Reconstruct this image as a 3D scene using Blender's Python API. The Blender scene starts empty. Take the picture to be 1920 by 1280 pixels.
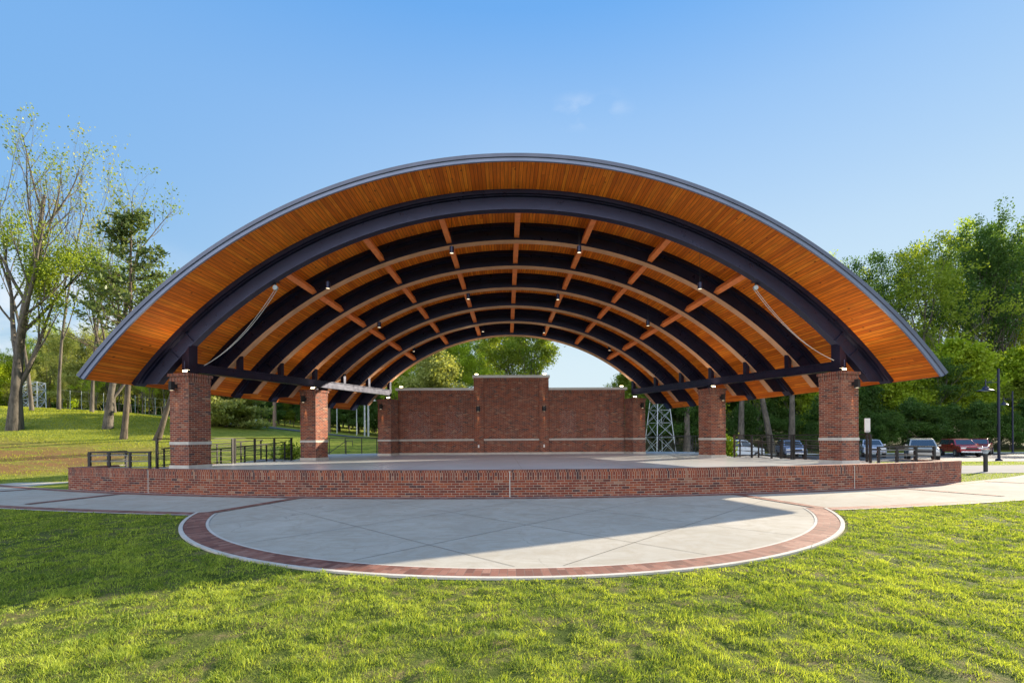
import bpy, math, random
import numpy as np
from mathutils import Vector, Matrix
S = bpy.context.scene
COL = S.collection
rad = math.radians
PI = math.pi
random.seed(7)

# ---------------------------------------------------------------- camera
F, CY, CX, EYE = 889.98, 819.45, -0.66, 1.64
YAW, ROLL = rad(1.278), rad(0.3503)
cam = bpy.data.objects.new('camera', bpy.data.cameras.new('camera'))
COL.objects.link(cam)
cam.data.sensor_width = 36
cam.data.lens = F / 1920 * 36
cam.data.shift_y = (CY - 640) / 1920
cam.data.clip_end = 6000
cam.matrix_world = Matrix.Translation((CX, 0, EYE)) @ Matrix.Rotation(-YAW, 4, 'Z') @ Matrix.Rotation(PI / 2, 4, 'X') @ Matrix.Rotation(-ROLL, 4, 'Z')
S.camera = cam

# ---------------------------------------------------------------- light
SUNV = Vector((2.38, 1.55, 1.0)).normalized()
ELEV = math.asin(SUNV.z)
AZ = math.atan2(SUNV.x, SUNV.y)          # clockwise from +Y
sun = bpy.data.objects.new('sun', bpy.data.lights.new('sun', 'SUN'))
COL.objects.link(sun)
sun.data.energy = 4.05
sun.data.angle = rad(0.5)
sun.data.color = (1.0, 0.86, 0.66)
sun.rotation_euler = SUNV.to_track_quat('Z', 'Y').to_euler()
W = bpy.data.worlds.new('World'); S.world = W; W.use_nodes = True
wn, wl = W.node_tree.nodes, W.node_tree.links
wn.clear()
sky = wn.new('ShaderNodeTexSky'); sky.sky_type = 'NISHITA'; sky.sun_disc = False
sky.sun_elevation = ELEV; sky.sun_rotation = AZ; sky.altitude = 100
sky.air_density = 1.0; sky.dust_density = 0.0; sky.ozone_density = 6.0
bg = wn.new('ShaderNodeBackground'); bg.inputs[1].default_value = 0.15
wo = wn.new('ShaderNodeOutputWorld')
# thin clouds: a small wisp high up and a pale bank low on the left
tc = wn.new('ShaderNodeTexCoord')
def wmath(op, a, b=None, clamp=False):
    n = wn.new('ShaderNodeMath'); n.operation = op; n.use_clamp = clamp
    for i, v in enumerate((a, b)):
        if v is None: continue
        if isinstance(v, (int, float)): n.inputs[i].default_value = v
        else: wl.new(v, n.inputs[i])
    return n.outputs[0]
def wdirmask(d, r0, r1, stretch):
    m = wn.new('ShaderNodeMapping'); m.vector_type = 'POINT'
    wl.new(tc.outputs['Generated'], m.inputs[0])
    m.inputs['Scale'].default_value = stretch
    dd = Vector((d[0] * stretch[0], d[1] * stretch[1], d[2] * stretch[2]))
    s = wn.new('ShaderNodeVectorMath'); s.operation = 'DISTANCE'
    wl.new(m.outputs[0], s.inputs[0]); s.inputs[1].default_value = dd
    mr = wn.new('ShaderNodeMapRange'); mr.interpolation_type = 'SMOOTHSTEP'
    wl.new(s.outputs['Value'], mr.inputs[0])
    mr.inputs[1].default_value = r0; mr.inputs[2].default_value = r1
    mr.inputs[3].default_value = 1; mr.inputs[4].default_value = 0
    return mr.outputs[0]
def pix_dir(px, py):
    U, V = px - 960, py - CY
    u = U * math.cos(ROLL) - V * math.sin(ROLL); v = U * math.sin(ROLL) + V * math.cos(ROLL)
    d = (u / F, 1.0, -v / F)
    return Vector((d[0] * math.cos(YAW) + math.sin(YAW), -d[0] * math.sin(YAW) + math.cos(YAW), d[2]))
nz = wn.new('ShaderNodeTexNoise'); nz.inputs['Scale'].default_value = 14; nz.inputs['Detail'].default_value = 7
nm = wn.new('ShaderNodeMapping'); nm.inputs['Scale'].default_value = (1, 1, 2.2); nm.inputs['Rotation'].default_value = (0, .35, 0)
wl.new(tc.outputs['Generated'], nm.inputs[0]); wl.new(nm.outputs[0], nz.inputs['Vector'])
w1 = wdirmask(pix_dir(1100, 208).normalized(), 0.01, 0.095, (1, 1, 3.2))
n1 = wmath('MULTIPLY', wmath('SUBTRACT', nz.outputs[0], 0.47, True), 5.0, True)
m1 = wmath('MULTIPLY', wmath('MULTIPLY', w1, n1), 0.34)
w2 = wdirmask(pix_dir(120, 690).normalized(), 0.15, 0.58, (1, 1, 2.4))
n2 = wmath('MULTIPLY', wmath('SUBTRACT', nz.outputs[0], 0.22, True), 2.6, True)
m2 = wmath('MULTIPLY', wmath('MULTIPLY', w2, n2), 0.8)
mm = wmath('ADD', m1, m2, True)
lum = wn.new('ShaderNodeRGBToBW'); wl.new(sky.outputs[0], lum.inputs[0])
# evened-out glare (the photograph blends exposures), then pale haze towards the horizon
k_ = wmath('DIVIDE', wmath('MULTIPLY', wmath('POWER', lum.outputs[0], 0.12), 0.74), lum.outputs[0])
cs = wn.new('ShaderNodeVectorMath'); cs.operation = 'SCALE'; wl.new(sky.outputs[0], cs.inputs[0]); wl.new(k_, cs.inputs['Scale'])
sz_ = wn.new('ShaderNodeSeparateXYZ'); wl.new(tc.outputs['Generated'], sz_.inputs[0])
hr = wn.new('ShaderNodeValToRGB'); wl.new(sz_.outputs[2], hr.inputs[0]); he = hr.color_ramp.elements
for p_, v_ in ((0, .95), (.15, .86), (.34, .60), (.42, .46), (.54, .28), (.67, .03), (1, 0)):
    e_ = he[0] if p_ == 0 else (he[-1] if p_ == 1 else he.new(p_)); e_.position = p_; e_.color = (v_, v_, v_, 1)
hz_mix = wn.new('ShaderNodeMixRGB'); wl.new(wmath('MULTIPLY', hr.outputs[0], wmath('SUBTRACT', 1.0, wmath('MULTIPLY', wmath('MAXIMUM', wmath('MULTIPLY', sz_.outputs[0], -1.0), 0.0), 1.1))), hz_mix.inputs[0]); tn_ = wn.new('ShaderNodeVectorMath'); tn_.operation = 'MULTIPLY'; wl.new(cs.outputs[0], tn_.inputs[0]); tn_.inputs[1].default_value = (.90, 1.08, .98)
wl.new(tn_.outputs[0], hz_mix.inputs[1]); hz_mix.inputs[2].default_value = (1.58, 1.86, 1.98, 1)
# added bank of brightness, unseen behind the camera, fills the shaded front
w3 = wdirmask(Vector((-.35, -1, .42)).normalized(), 0.45, 1.0, (1, 1, 1.25))
n3 = wmath('MULTIPLY', wmath('SUBTRACT', nz.outputs[0], 0.15, True), 2.6, True)
m3 = wmath('MULTIPLY', w3, n3)
bank = wn.new('ShaderNodeMixRGB'); wl.new(m3, bank.inputs[0]); wl.new(hz_mix.outputs[0], bank.inputs[1]); bank.inputs[2].default_value = (5.0, 5.1, 5.6, 1)
mix = wn.new('ShaderNodeMixRGB'); wl.new(mm, mix.inputs[0]); wl.new(bank.outputs[0], mix.inputs[1])
mix.inputs[2].default_value = (1.9, 2.0, 2.1, 1)
wl.new(mix.outputs[0], bg.inputs[0]); wl.new(bg.outputs[0], wo.inputs[0])
S.view_settings.view_transform = 'Standard'; S.view_settings.look = 'None'
S.view_settings.exposure = 1.72; S.view_settings.gamma = 1
S.view_settings.use_curve_mapping = False
S.render.engine = 'CYCLES'
S.cycles.max_bounces = 7; S.cycles.diffuse_bounces = 4; S.cycles.transparent_max_bounces = 8

# ---------------------------------------------------------------- helpers
def depth_pt(px, py, Y):
    d = pix_dir(px, py); k = Y / d.y
    return Vector((CX + d.x * k, Y, EYE + d.z * k))
def plane_pt(px, py, z=0.0):
    d = pix_dir(px, py); k = (z - EYE) / d.z
    return Vector((CX + d.x * k, d.y * k, z))
def tag(o, label=None, cat=None, group=None, kind=None):
    if label: o['label'] = label
    if cat: o['category'] = cat
    if group: o['group'] = group
    if kind: o['kind'] = kind
    return o
def empty(name, loc=(0, 0, 0), rz=0, label=None, cat=None, group=None):
    o = bpy.data.objects.new(name, None); COL.objects.link(o)
    o.location = loc; o.rotation_euler = (0, 0, rz); o.empty_display_size = .2
    return tag(o, label, cat, group)
def link(name, me, mat, parent=None, loc=None, rz=0):
    o = bpy.data.objects.new(name, me); COL.objects.link(o)
    if mat is not None:
        for m in (mat if isinstance(mat, (list, tuple)) else [mat]): me.materials.append(m)
    if parent: o.parent = parent
    if loc: o.location = loc; o.rotation_euler = (0, 0, rz)
    return o
def copy_tree(o, parent=None):
    c = o.copy(); COL.objects.link(c); c.parent = parent
    for ch in list(o.children): copy_tree(ch, c)
    return c
class MB:
    def __init__(s): s.v = []; s.f = []; s.uv = []; s.m = []; s.sm = False
    def face(s, pts, uvs=None, mi=0):
        n = len(s.v); s.v += [tuple(p) for p in pts]; s.f.append(tuple(range(n, n + len(pts)))); s.m.append(mi)
        if uvs is None:
            a, b, c = Vector(pts[0]), Vector(pts[1]), Vector(pts[2])
            nn = (b - a).cross(c - a)
            if abs(nn.z) > .7 * nn.length: uvs = [(p[0], p[1]) for p in pts]
            else:
                t = Vector((-nn.y, nn.x, 0)).normalized() if nn.length > 0 else Vector((1, 0, 0))
                uvs = [(Vector(p).dot(t), p[2]) for p in pts]
        s.uv += list(uvs)
    def box(s, c, size, rz=0, mi=0, swap=False, vo=0, rot=None):
        hx, hy, hz = size[0] / 2, size[1] / 2, size[2] / 2
        R = rot if rot is not None else Matrix.Rotation(rz, 3, 'Z'); c = Vector(c)
        def P(x, y, z): return c + R @ Vector((x, y, z))
        fs = [((-hx, -hy, -hz), (hx, -hy, -hz), (hx, -hy, hz), (-hx, -hy, hz)), ((hx, -hy, -hz), (hx, hy, -hz), (hx, hy, hz), (hx, -hy, hz)),
              ((hx, hy, -hz), (-hx, hy, -hz), (-hx, hy, hz), (hx, hy, hz)), ((-hx, hy, -hz), (-hx, -hy, -hz), (-hx, -hy, hz), (-hx, hy, hz))]
        for k, q in enumerate(fs):
            w = 2 * hx if k % 2 == 0 else 2 * hy
            z0 = c.z - hz + vo; uv = [(0, z0), (w, z0), (w, z0 + 2 * hz), (0, z0 + 2 * hz)]
            if swap: uv = [(0, 0), (0, w), (2 * hz, w), (2 * hz, 0)]
            uv = [(a + k * 3.3, b) for a, b in uv] if not swap else uv
            s.face([P(*p) for p in q], uv, mi)
        for q in (((-hx, -hy, hz), (hx, -hy, hz), (hx, hy, hz), (-hx, hy, hz)), ((-hx, hy, -hz), (hx, hy, -hz), (hx, -hy, -hz), (-hx, -hy, -hz))):
            s.face([P(*p) for p in q], [(p[0], p[1]) for p in q], mi)
    def tube(s, pts, r, n=6, r1=None, mi=0, cap=True):
        pts = [Vector(p) for p in pts]; rings = []
        m = len(pts)
        for i, p in enumerate(pts):
            t = (pts[min(i + 1, m - 1)] - pts[max(i - 1, 0)]).normalized()
            a = t.cross(Vector((0, 0, 1)));
            if a.length < .05: a = t.cross(Vector((0, 1, 0)))
            a.normalize(); b = t.cross(a)
            rr = r if r1 is None else r + (r1 - r) * i / (m - 1)
            base = len(s.v)
            for k in range(n):
                an = 2 * PI * (k + .5) / n; s.v.append(tuple(p + a * (math.cos(an) * rr) + b * (math.sin(an) * rr)))
            rings.append(base)
        L = 0
        for i in range(m - 1):
            l2 = L + (pts[i + 1] - pts[i]).length
            for k in range(n):
                k2 = (k + 1) % n
                s.f.append((rings[i] + k, rings[i] + k2, rings[i + 1] + k2, rings[i + 1] + k)); s.m.append(mi)
                s.uv += [(k / n, L), ((k + 1) / n, L), ((k + 1) / n, l2), (k / n, l2)]
            L = l2
        if cap:
            for b0, rev in ((rings[0], False), (rings[-1], True)):
                q = tuple(b0 + k for k in range(n)); q = q[::-1] if rev else q
                s.f.append(q); s.m.append(mi); s.uv += [(0, 0)] * n
    def lathe(s, c, prof, n=16, mi=0, a0=0, a1=2 * PI):
        c = Vector(c)
        for i in range(len(prof) - 1):
            for k in range(n):
                t0, t1 = a0 + (a1 - a0) * k / n, a0 + (a1 - a0) * (k + 1) / n
                (r0, z0), (r1, z1) = prof[i], prof[i + 1]
                s.face([c + Vector((r0 * math.cos(t0), r0 * math.sin(t0), z0)), c + Vector((r0 * math.cos(t1), r0 * math.sin(t1), z0)),
                        c + Vector((r1 * math.cos(t1), r1 * math.sin(t1), z1)), c + Vector((r1 * math.cos(t0), r1 * math.sin(t0), z1))],
                       [(k / n, z0), ((k + 1) / n, z0), ((k + 1) / n, z1), (k / n, z1)], mi)
    def build(s, name, mat, parent=None, smooth=False, merge=False, loc=None, rz=0):
        me = bpy.data.meshes.new(name); me.from_pydata(s.v, [], s.f)
        uvl = me.uv_layers.new(name='UVMap')
        uvl.data.foreach_set('uv', np.array(s.uv, dtype=np.float32).ravel())
        me.polygons.foreach_set('material_index', np.array(s.m, dtype=np.int32))
        if merge:
            import bmesh
            bm = bmesh.new(); bm.from_mesh(me); bmesh.ops.remove_doubles(bm, verts=bm.verts, dist=.0005); bm.to_mesh(me); bm.free()
        if smooth:
            me.polygons.foreach_set('use_smooth', np.ones(len(me.polygons), dtype=bool))
        me.update()
        return link(name, me, mat, parent, loc, rz)
def sweep(mb, prof_fn, ts, closed=True, mi=0, uvs=1.0):
    """prof_fn(t) -> list of points (closed loop); skins successive loops"""
    rings = [prof_fn(t) for t in ts]; n = len(rings[0]); L = 0
    per = [0]
    for k in range(n): per.append(per[-1] + (Vector(rings[0][(k + 1) % n]) - Vector(rings[0][k])).length)
    for i in range(len(ts) - 1):
        l2 = L + (Vector(rings[i + 1][0]) - Vector(rings[i][0])).length
        for k in range(n if closed else n - 1):
            k2 = (k + 1) % n
            mb.face([rings[i][k], rings[i + 1][k], rings[i + 1][k2], rings[i][k2]], [(L, per[k]), (l2, per[k]), (l2, per[k + 1]), (L, per[k + 1])], mi)
        L = l2
    if closed:
        mb.face(rings[0], [(0, 0)] * n, mi); mb.face(rings[-1][::-1], [(0, 0)] * n, mi)

# ---------------------------------------------------------------- materials
def mat(name):
    m = bpy.data.materials.new(name); m.use_nodes = True
    n, l = m.node_tree.nodes, m.node_tree.links
    b = n['Principled BSDF']
    return m, n, l, b
class NT:
    """tiny node helper"""
    def __init__(s, n, l): s.n = n; s.l = l
    def put(s, v, inp):
        if isinstance(v, (int, float)): inp.default_value = v
        elif isinstance(v, (tuple, list)): inp.default_value = tuple(v) if len(v) != 3 or inp.type == 'VECTOR' else (*v, 1)
        else: s.l.new(v, inp)
    def math(s, op, a, b=0.0, c=0.0, clamp=False):
        q = s.n.new('ShaderNodeMath'); q.operation = op; q.use_clamp = clamp
        s.put(a, q.inputs[0]); s.put(b, q.inputs[1]); s.put(c, q.inputs[2]); return q.outputs[0]
    def noise(s, vec, scale, detail=4, rough=.55, dist=0):
        q = s.n.new('ShaderNodeTexNoise'); q.inputs['Scale'].default_value = scale; q.inputs['Detail'].default_value = detail
        q.inputs['Roughness'].default_value = rough; q.inputs['Distortion'].default_value = dist
        if vec is not None: s.l.new(vec, q.inputs['Vector'])
        return q.outputs[0]
    def map(s, vec, sc=(1, 1, 1), loc=(0, 0, 0), rot=(0, 0, 0)):
        q = s.n.new('ShaderNodeMapping'); s.l.new(vec, q.inputs[0]); q.inputs['Scale'].default_value = sc
        q.inputs['Location'].default_value = loc; q.inputs['Rotation'].default_value = rot; return q.outputs[0]
    def ramp(s, fac, stops, interp='LINEAR'):
        q = s.n.new('ShaderNodeValToRGB'); q.color_ramp.interpolation = interp; e = q.color_ramp.elements
        while len(e) < len(stops): e.new(.5)
        for i, (p, c) in enumerate(stops): e[i].position = p; e[i].color = (*c, 1) if len(c) == 3 else c
        s.put(fac, q.inputs[0]); return q.outputs[0]
    def mixc(s, fac, a, b, mode='MIX'):
        q = s.n.new('ShaderNodeMixRGB'); q.blend_type = mode; s.put(fac, q.inputs[0]); s.put(a, q.inputs[1]); s.put(b, q.inputs[2]); return q.outputs[0]
    def rng(s, v, a, b, c=0, d=1):
        q = s.n.new('ShaderNodeMapRange'); s.put(v, q.inputs[0])
        for i, x in enumerate((a, b, c, d)): q.inputs[i + 1].default_value = x
        return q.outputs[0]
    def bump(s, h, bsdf, strength=.3, dist=.01):
        q = s.n.new('ShaderNodeBump'); q.inputs['Strength'].default_value = strength; q.inputs['Distance'].default_value = dist
        s.l.new(h, q.inputs['Height']); s.l.new(q.outputs[0], bsdf.inputs['Normal'])
    def uv(s): return s.n.new('ShaderNodeUVMap').outputs[0]
    def pos(s): return s.n.new('ShaderNodeNewGeometry').outputs['Position']
    def white(s, v):
        q = s.n.new('ShaderNodeTexWhiteNoise'); q.noise_dimensions = '1D'; s.put(v, q.inputs['W']); return q.outputs['Value']
    def sep(s, v):
        q = s.n.new('ShaderNodeSeparateXYZ'); s.l.new(v, q.inputs[0]); return q.outputs
    def comb(s, x, y, z=0.0):
        q = s.n.new('ShaderNodeCombineXYZ'); s.put(x, q.inputs[0]); s.put(y, q.inputs[1]); s.put(z, q.inputs[2]); return q.outputs[0]

def brick_mat(name, bw=.213, rh=.0677, mort=.0058, ramp=None, mortar=(.44, .345, .255), eff=.55, herring=False, rough=.85):
    m, n, l, b = mat(name); T = NT(n, l)
    uv = T.uv(); vec = uv
    if herring:
        x, y, _ = T.sep(uv)
        tri = T.math('ABSOLUTE', T.math('SUBTRACT', T.math('FRACT', T.math('DIVIDE', x, .40)), .5))
        vec = T.comb(T.math('MULTIPLY', x, 1.0), T.math('ADD', y, T.math('MULTIPLY', tri, .40)), 0)
    bt = n.new('ShaderNodeTexBrick'); l.new(vec, bt.inputs['Vector'])
    bt.inputs['Scale'].default_value = 1; bt.inputs['Brick Width'].default_value = bw if not herring else .2
    bt.inputs['Row Height'].default_value = rh; bt.inputs['Mortar Size'].default_value = mort
    bt.inputs['Mortar Smooth'].default_value = .15; bt.inputs['Bias'].default_value = 0
    bt.inputs['Color1'].default_value = (0, 0, 0, 1); bt.inputs['Color2'].default_value = (1, 1, 1, 1); bt.inputs['Mortar'].default_value = (.5, .5, .5, 1)
    rp = ramp or [(0, (.045, .022, .026)), (.07, (.10, .026, .016)), (.28, (.175, .030, .011)), (.6, (.245, .045, .014)), (.85, (.32, .075, .022)), (.93, (.17, .034, .016)), (1, (.36, .19, .11))]
    col = T.ramp(bt.outputs['Color'], rp)
    pos = T.pos()
    n1 = T.noise(pos, 1.1, 5, .6)
    n2 = T.noise(pos, 9, 5, .7)
    e = T.math('MULTIPLY', T.rng(n1, .52, .72), T.rng(n2, .42, .62), clamp=True)
    e = T.math('MULTIPLY', e, T.math('MULTIPLY', T.rng(bt.outputs['Color'], .35, .75), eff), clamp=True)
    col = T.mixc(e, col, (.44, .31, .22))
    col = T.mixc(T.math('MULTIPLY', T.rng(T.noise(pos, 55, 3, .7), .35, .7), .38), col, (.09, .035, .03))
    col = T.mixc(T.math('MULTIPLY', T.rng(T.noise(pos, .55, 3, .5), .4, .7), .35), col, T.mixc(1.0, col, (.72, .62, .6), 'MULTIPLY'))
    mc = T.mixc(T.rng(T.noise(pos, 3, 4, .6), .35, .65), mortar, tuple(c * .62 for c in mortar))
    col = T.mixc(bt.outputs['Fac'], col, mc)
    l.new(col, b.inputs['Base Color']); b.inputs['Roughness'].default_value = rough
    h = T.math('ADD', T.math('MULTIPLY', bt.outputs['Fac'], -1.0), T.math('MULTIPLY', n2, .35))
    T.bump(h, b, .5, .006)
    return m
M_BRICK = brick_mat('red_brick')
M_HERR = brick_mat('herringbone_brick', herring=True, eff=.9, mortar=(.50, .43, .36))
M_PAVER = brick_mat('paver_brick', bw=.2, rh=.1, mort=.003, mortar=(.16, .12, .1), eff=.35,
                    ramp=[(0, (.13, .048, .034)), (.3, (.21, .078, .05)), (.7, (.26, .105, .07)), (1, (.34, .18, .13))])

def simple(name, col, rough=.6, metal=0, var=.12, scale=6, bump=0, spec=.5, coat=0):
    m, n, l, b = mat(name); T = NT(n, l); pos = T.pos()
    a = T.noise(pos, scale, 5, .6)
    c = T.mixc(T.rng(a, .3, .7), tuple(x * (1 - var) for x in col), tuple(min(1, x * (1 + var)) for x in col))
    l.new(c, b.inputs['Base Color'])
    l.new(T.rng(T.noise(pos, scale * 3, 4, .6), .3, .7, max(.02, rough - .07), rough + .07), b.inputs['Roughness'])
    b.inputs['Metallic'].default_value = metal; b.inputs['Specular IOR Level'].default_value = spec
    if coat: b.inputs['Coat Weight'].default_value = coat; b.inputs['Coat Roughness'].default_value = .05
    if bump: T.bump(T.noise(pos, scale * 6, 5, .65), b, bump, .004)
    return m
M_STEEL = simple('dark_painted_steel', (.010, .009, .020), .33, 0, .3, 1.3, .05, .6)
M_STEEL.node_tree.nodes['Principled BSDF'].inputs['Specular Tint'].default_value = (.62, .68, 1, 1)  # blue of the reflected sky put into the specular tint
M_FLANGE = simple('flange_steel_painted_light', (.58, .30, .155), .42, 0, .2, 1.3)  # same steel as the webs, light caught by the undersides put into its colour
M_RAIL = simple('black_rail_paint', (.018, .015, .014), .45, 0, .2, 4)
M_CABLE = simple('cable_metal', (.20, .20, .20), .35, .7, .2, 4)
M_FASC = simple('fascia_metal', (.11, .125, .17), .42, .35, .1, .8, .04)
M_FASC2 = simple('fascia_lower_metal', (.17, .20, .28), .42, .35, .08, .8, .04)
M_STONE = simple('cast_stone', (.50, .455, .39), .8, 0, .14, 5, .25)
M_CAPM = simple('parapet_coping', (.55, .53, .48), .55, .2, .08, 2)
M_WHITE = simple('white_plastic', (.75, .74, .70), .5, 0, .05, 5)
M_STRUT = simple('stained_strut', (.86, .23, .055), .48, 0, .16, 5, .1)
M_ROPE = simple('pale_cable', (.42, .40, .36), .6, 0, .1, 9)
M_GALV = simple('galvanised_steel', (.42, .46, .46), .5, .3, .15, 2)
M_POLEW = simple('weathered_pole', (.26, .17, .12), .9, 0, .2, 2, .3)
M_TIRE = simple('tyre_rubber', (.02, .02, .02), .85)
M_CHROME = simple('bright_metal', (.6, .6, .62), .2, .9)
M_GLASS = simple('car_glass', (.035, .045, .06), .06, 0, .1, 2, 0, 1.0)
M_BLACKP = simple('black_plastic', (.015, .015, .016), .5)
M_ASPH = simple('asphalt', (.085, .085, .088), .9, 0, .22, 1.5, .4)
M_LAMPR = simple('lamp_reflector', (.38, .44, .52), .5, 0)

def emis(name, col, st):
    m, n, l, b = mat(name)
    b.inputs['Base Color'].default_value = (*col, 1); b.inputs['Emission Color'].default_value = (*col, 1); b.inputs['Emission Strength'].default_value = st
    return m
M_GLOW = emis('lit_led', (1, .80, .48), 3)
M_GLOWP = emis('lit_lamp_disc', (1, .82, .55), .5)
M_TAIL = emis('tail_lens', (.35, .01, .01), .1)

def wood_mat():
    m, n, l, b = mat('stained_pine_boards'); T = NT(n, l)
    u, v, _ = T.sep(T.uv()); pw = .108
    q = T.math('DIVIDE', u, pw); idx = T.math('FLOOR', q); fr = T.math('FRACT', q)
    # board ends: random offset per board
    vv = T.math('ADD', T.math('DIVIDE', v, 4.6), T.math('MULTIPLY', T.white(idx), 7.0))
    vi = T.math('FLOOR', vv); vf = T.math('FRACT', vv)
    rnd = T.white(T.math('ADD', T.math('MULTIPLY', idx, 3.17), T.math('MULTIPLY', vi, 11.3)))
    col = T.ramp(rnd, [(0, (.66, .135, .006)), (.2, (.80, .18, .009)), (.55, (.92, .22, .011)), (.85, (.97, .28, .018)), (1, (.74, .15, .008))])
    gv = T.comb(T.math('MULTIPLY', u, 34.0), T.math('MULTIPLY', v, 1.6), T.math('MULTIPLY', rnd, 40.0))
    g = T.noise(gv, 1.0, 5, .6, .6)
    col = T.mixc(T.math('MULTIPLY', T.rng(g, .38, .68), .55), col, (.26, .07, .010))
    kn = n.new('ShaderNodeTexVoronoi'); kn.inputs['Scale'].default_value = 1.0
    l.new(T.comb(T.math('MULTIPLY', u, 3.4), T.math('MULTIPLY', v, 2.4), 0), kn.inputs['Vector'])
    kd = T.rng(kn.outputs['Distance'], .05, .13, 1, 0)
    ksel = T.math('GREATER_THAN', T.sep(kn.outputs['Color'])[0], .30)
    col = T.mixc(T.math('MULTIPLY', T.math('MULTIPLY', kd, ksel), .8, clamp=True), col, (.10, .026, .006))
    gd = T.math('MINIMUM', fr, T.math('SUBTRACT', 1.0, fr))
    gr = T.rng(gd, .02, .075, 1, 0)
    gr = T.math('MAXIMUM', gr, T.rng(T.math('MINIMUM', vf, T.math('SUBTRACT', 1.0, vf)), .0004, .0016, .35, 0))
    # weathered darker blotches
    pos = T.pos(); bl = T.noise(pos, .9, 4, .6)
    col = T.mixc(T.math('MULTIPLY', T.rng(bl, .5, .75), .30), col, (.25, .07, .012))
    col = T.mixc(T.math('MULTIPLY', gr, .85), col, (.035, .010, .003))
    l.new(col, b.inputs['Base Color']); b.inputs['Roughness'].default_value = .6; b.inputs['Specular IOR Level'].default_value = .25
    T.bump(T.math('MULTIPLY', gr, -1.0), b, .6, .006)
    return m
M_WOOD = wood_mat()

def concrete_mat(name, base, rough, streak=.1, spec=.5, bump=.25, swirl=.5, cells=False):
    m, n, l, b = mat(name); T = NT(n, l); pos = T.pos()
    a = T.noise(pos, .35, 5, .6, .6); c = T.noise(pos, 2.3, 6, .65, 1.2); d = T.noise(pos, 60, 3, .6)
    st = T.noise(T.map(pos, (1.2, 6, 1), rot=(0, 0, .5)), 1, 5, .6, 1.5)
    col = T.mixc(T.rng(a, .3, .7), tuple(x * .84 for x in base), tuple(x * 1.1 for x in base))
    col = T.mixc(T.math('MULTIPLY', T.rng(c, .42, .66), .55), col, tuple(x * y for x, y in zip(base, (.76, .70, .62))))
    col = T.mixc(T.math('MULTIPLY', T.rng(st, .52, .72), swirl), col, tuple(x * y for x, y in zip(base, (.80, .77, .72))))
    col = T.mixc(T.math('MULTIPLY', T.rng(d, .35, .65), streak), col, tuple(x * .5 for x in base))
    if cells:      # each pour a slightly different tone
        x, y, _ = T.sep(pos)
        ca = T.math('FLOOR', T.math('DIVIDE', T.math('SUBTRACT', T.math('ADD', x, y), 2.35), 3.15)); cb = T.math('FLOOR', T.math('DIVIDE', T.math('SUBTRACT', T.math('SUBTRACT', y, x), 5.9), 3.15))
        w = T.white(T.math('ADD', T.math('MULTIPLY', ca, 7.31), T.math('MULTIPLY', cb, 3.77)))
        col = T.mixc(T.math('MULTIPLY', w, .16), col, tuple(x * .62 for x in base))
        vn = n.new('ShaderNodeTexVoronoi'); vn.feature = 'DISTANCE_TO_EDGE'; vn.inputs['Scale'].default_value = .33
        wv = n.new('ShaderNodeVectorMath'); wv.operation = 'ADD'; l.new(pos, wv.inputs[0])
        q = n.new('ShaderNodeTexNoise'); q.inputs['Scale'].default_value = 1.4; q.inputs['Detail'].default_value = 5; l.new(pos, q.inputs['Vector']); l.new(q.outputs[1], wv.inputs[1]); l.new(wv.outputs[0], vn.inputs['Vector'])
        col = T.mixc(T.math('MULTIPLY', T.rng(vn.outputs['Distance'], .0, .006, 1, 0), T.rng(a, .45, .6, 0, .45)), col, tuple(x * .4 for x in base))
    l.new(col, b.inputs['Base Color'])
    b.inputs['Roughness'].default_value = 1.0; b.inputs['Specular IOR Level'].default_value = .12
    T.bump(d, b, bump, .002)
    return m
M_CONC = concrete_mat('plaza_concrete', (.45, .425, .365), .8, swirl=.75, cells=True)
def stage_mat():
    m, n, l, b = mat('stage_concrete'); T = NT(n, l); pos = T.pos()
    c = T.mixc(T.rng(T.noise(pos, .45, 3, .5), .3, .7), (.46, .475, .485), (.53, .545, .55)); l.new(c, b.inputs['Base Color'])
    b.inputs['Roughness'].default_value = .27; b.inputs['Specular IOR Level'].default_value = .24
    return m
M_STAGE = stage_mat()
M_CURB = concrete_mat('white_concrete_edge', (.58, .55, .49), .8)
M_JOINT = simple('joint_filler', (.17, .16, .14), .9)
M_WALK = concrete_mat('far_walk_concrete', (.27, .27, .265), .85)

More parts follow.
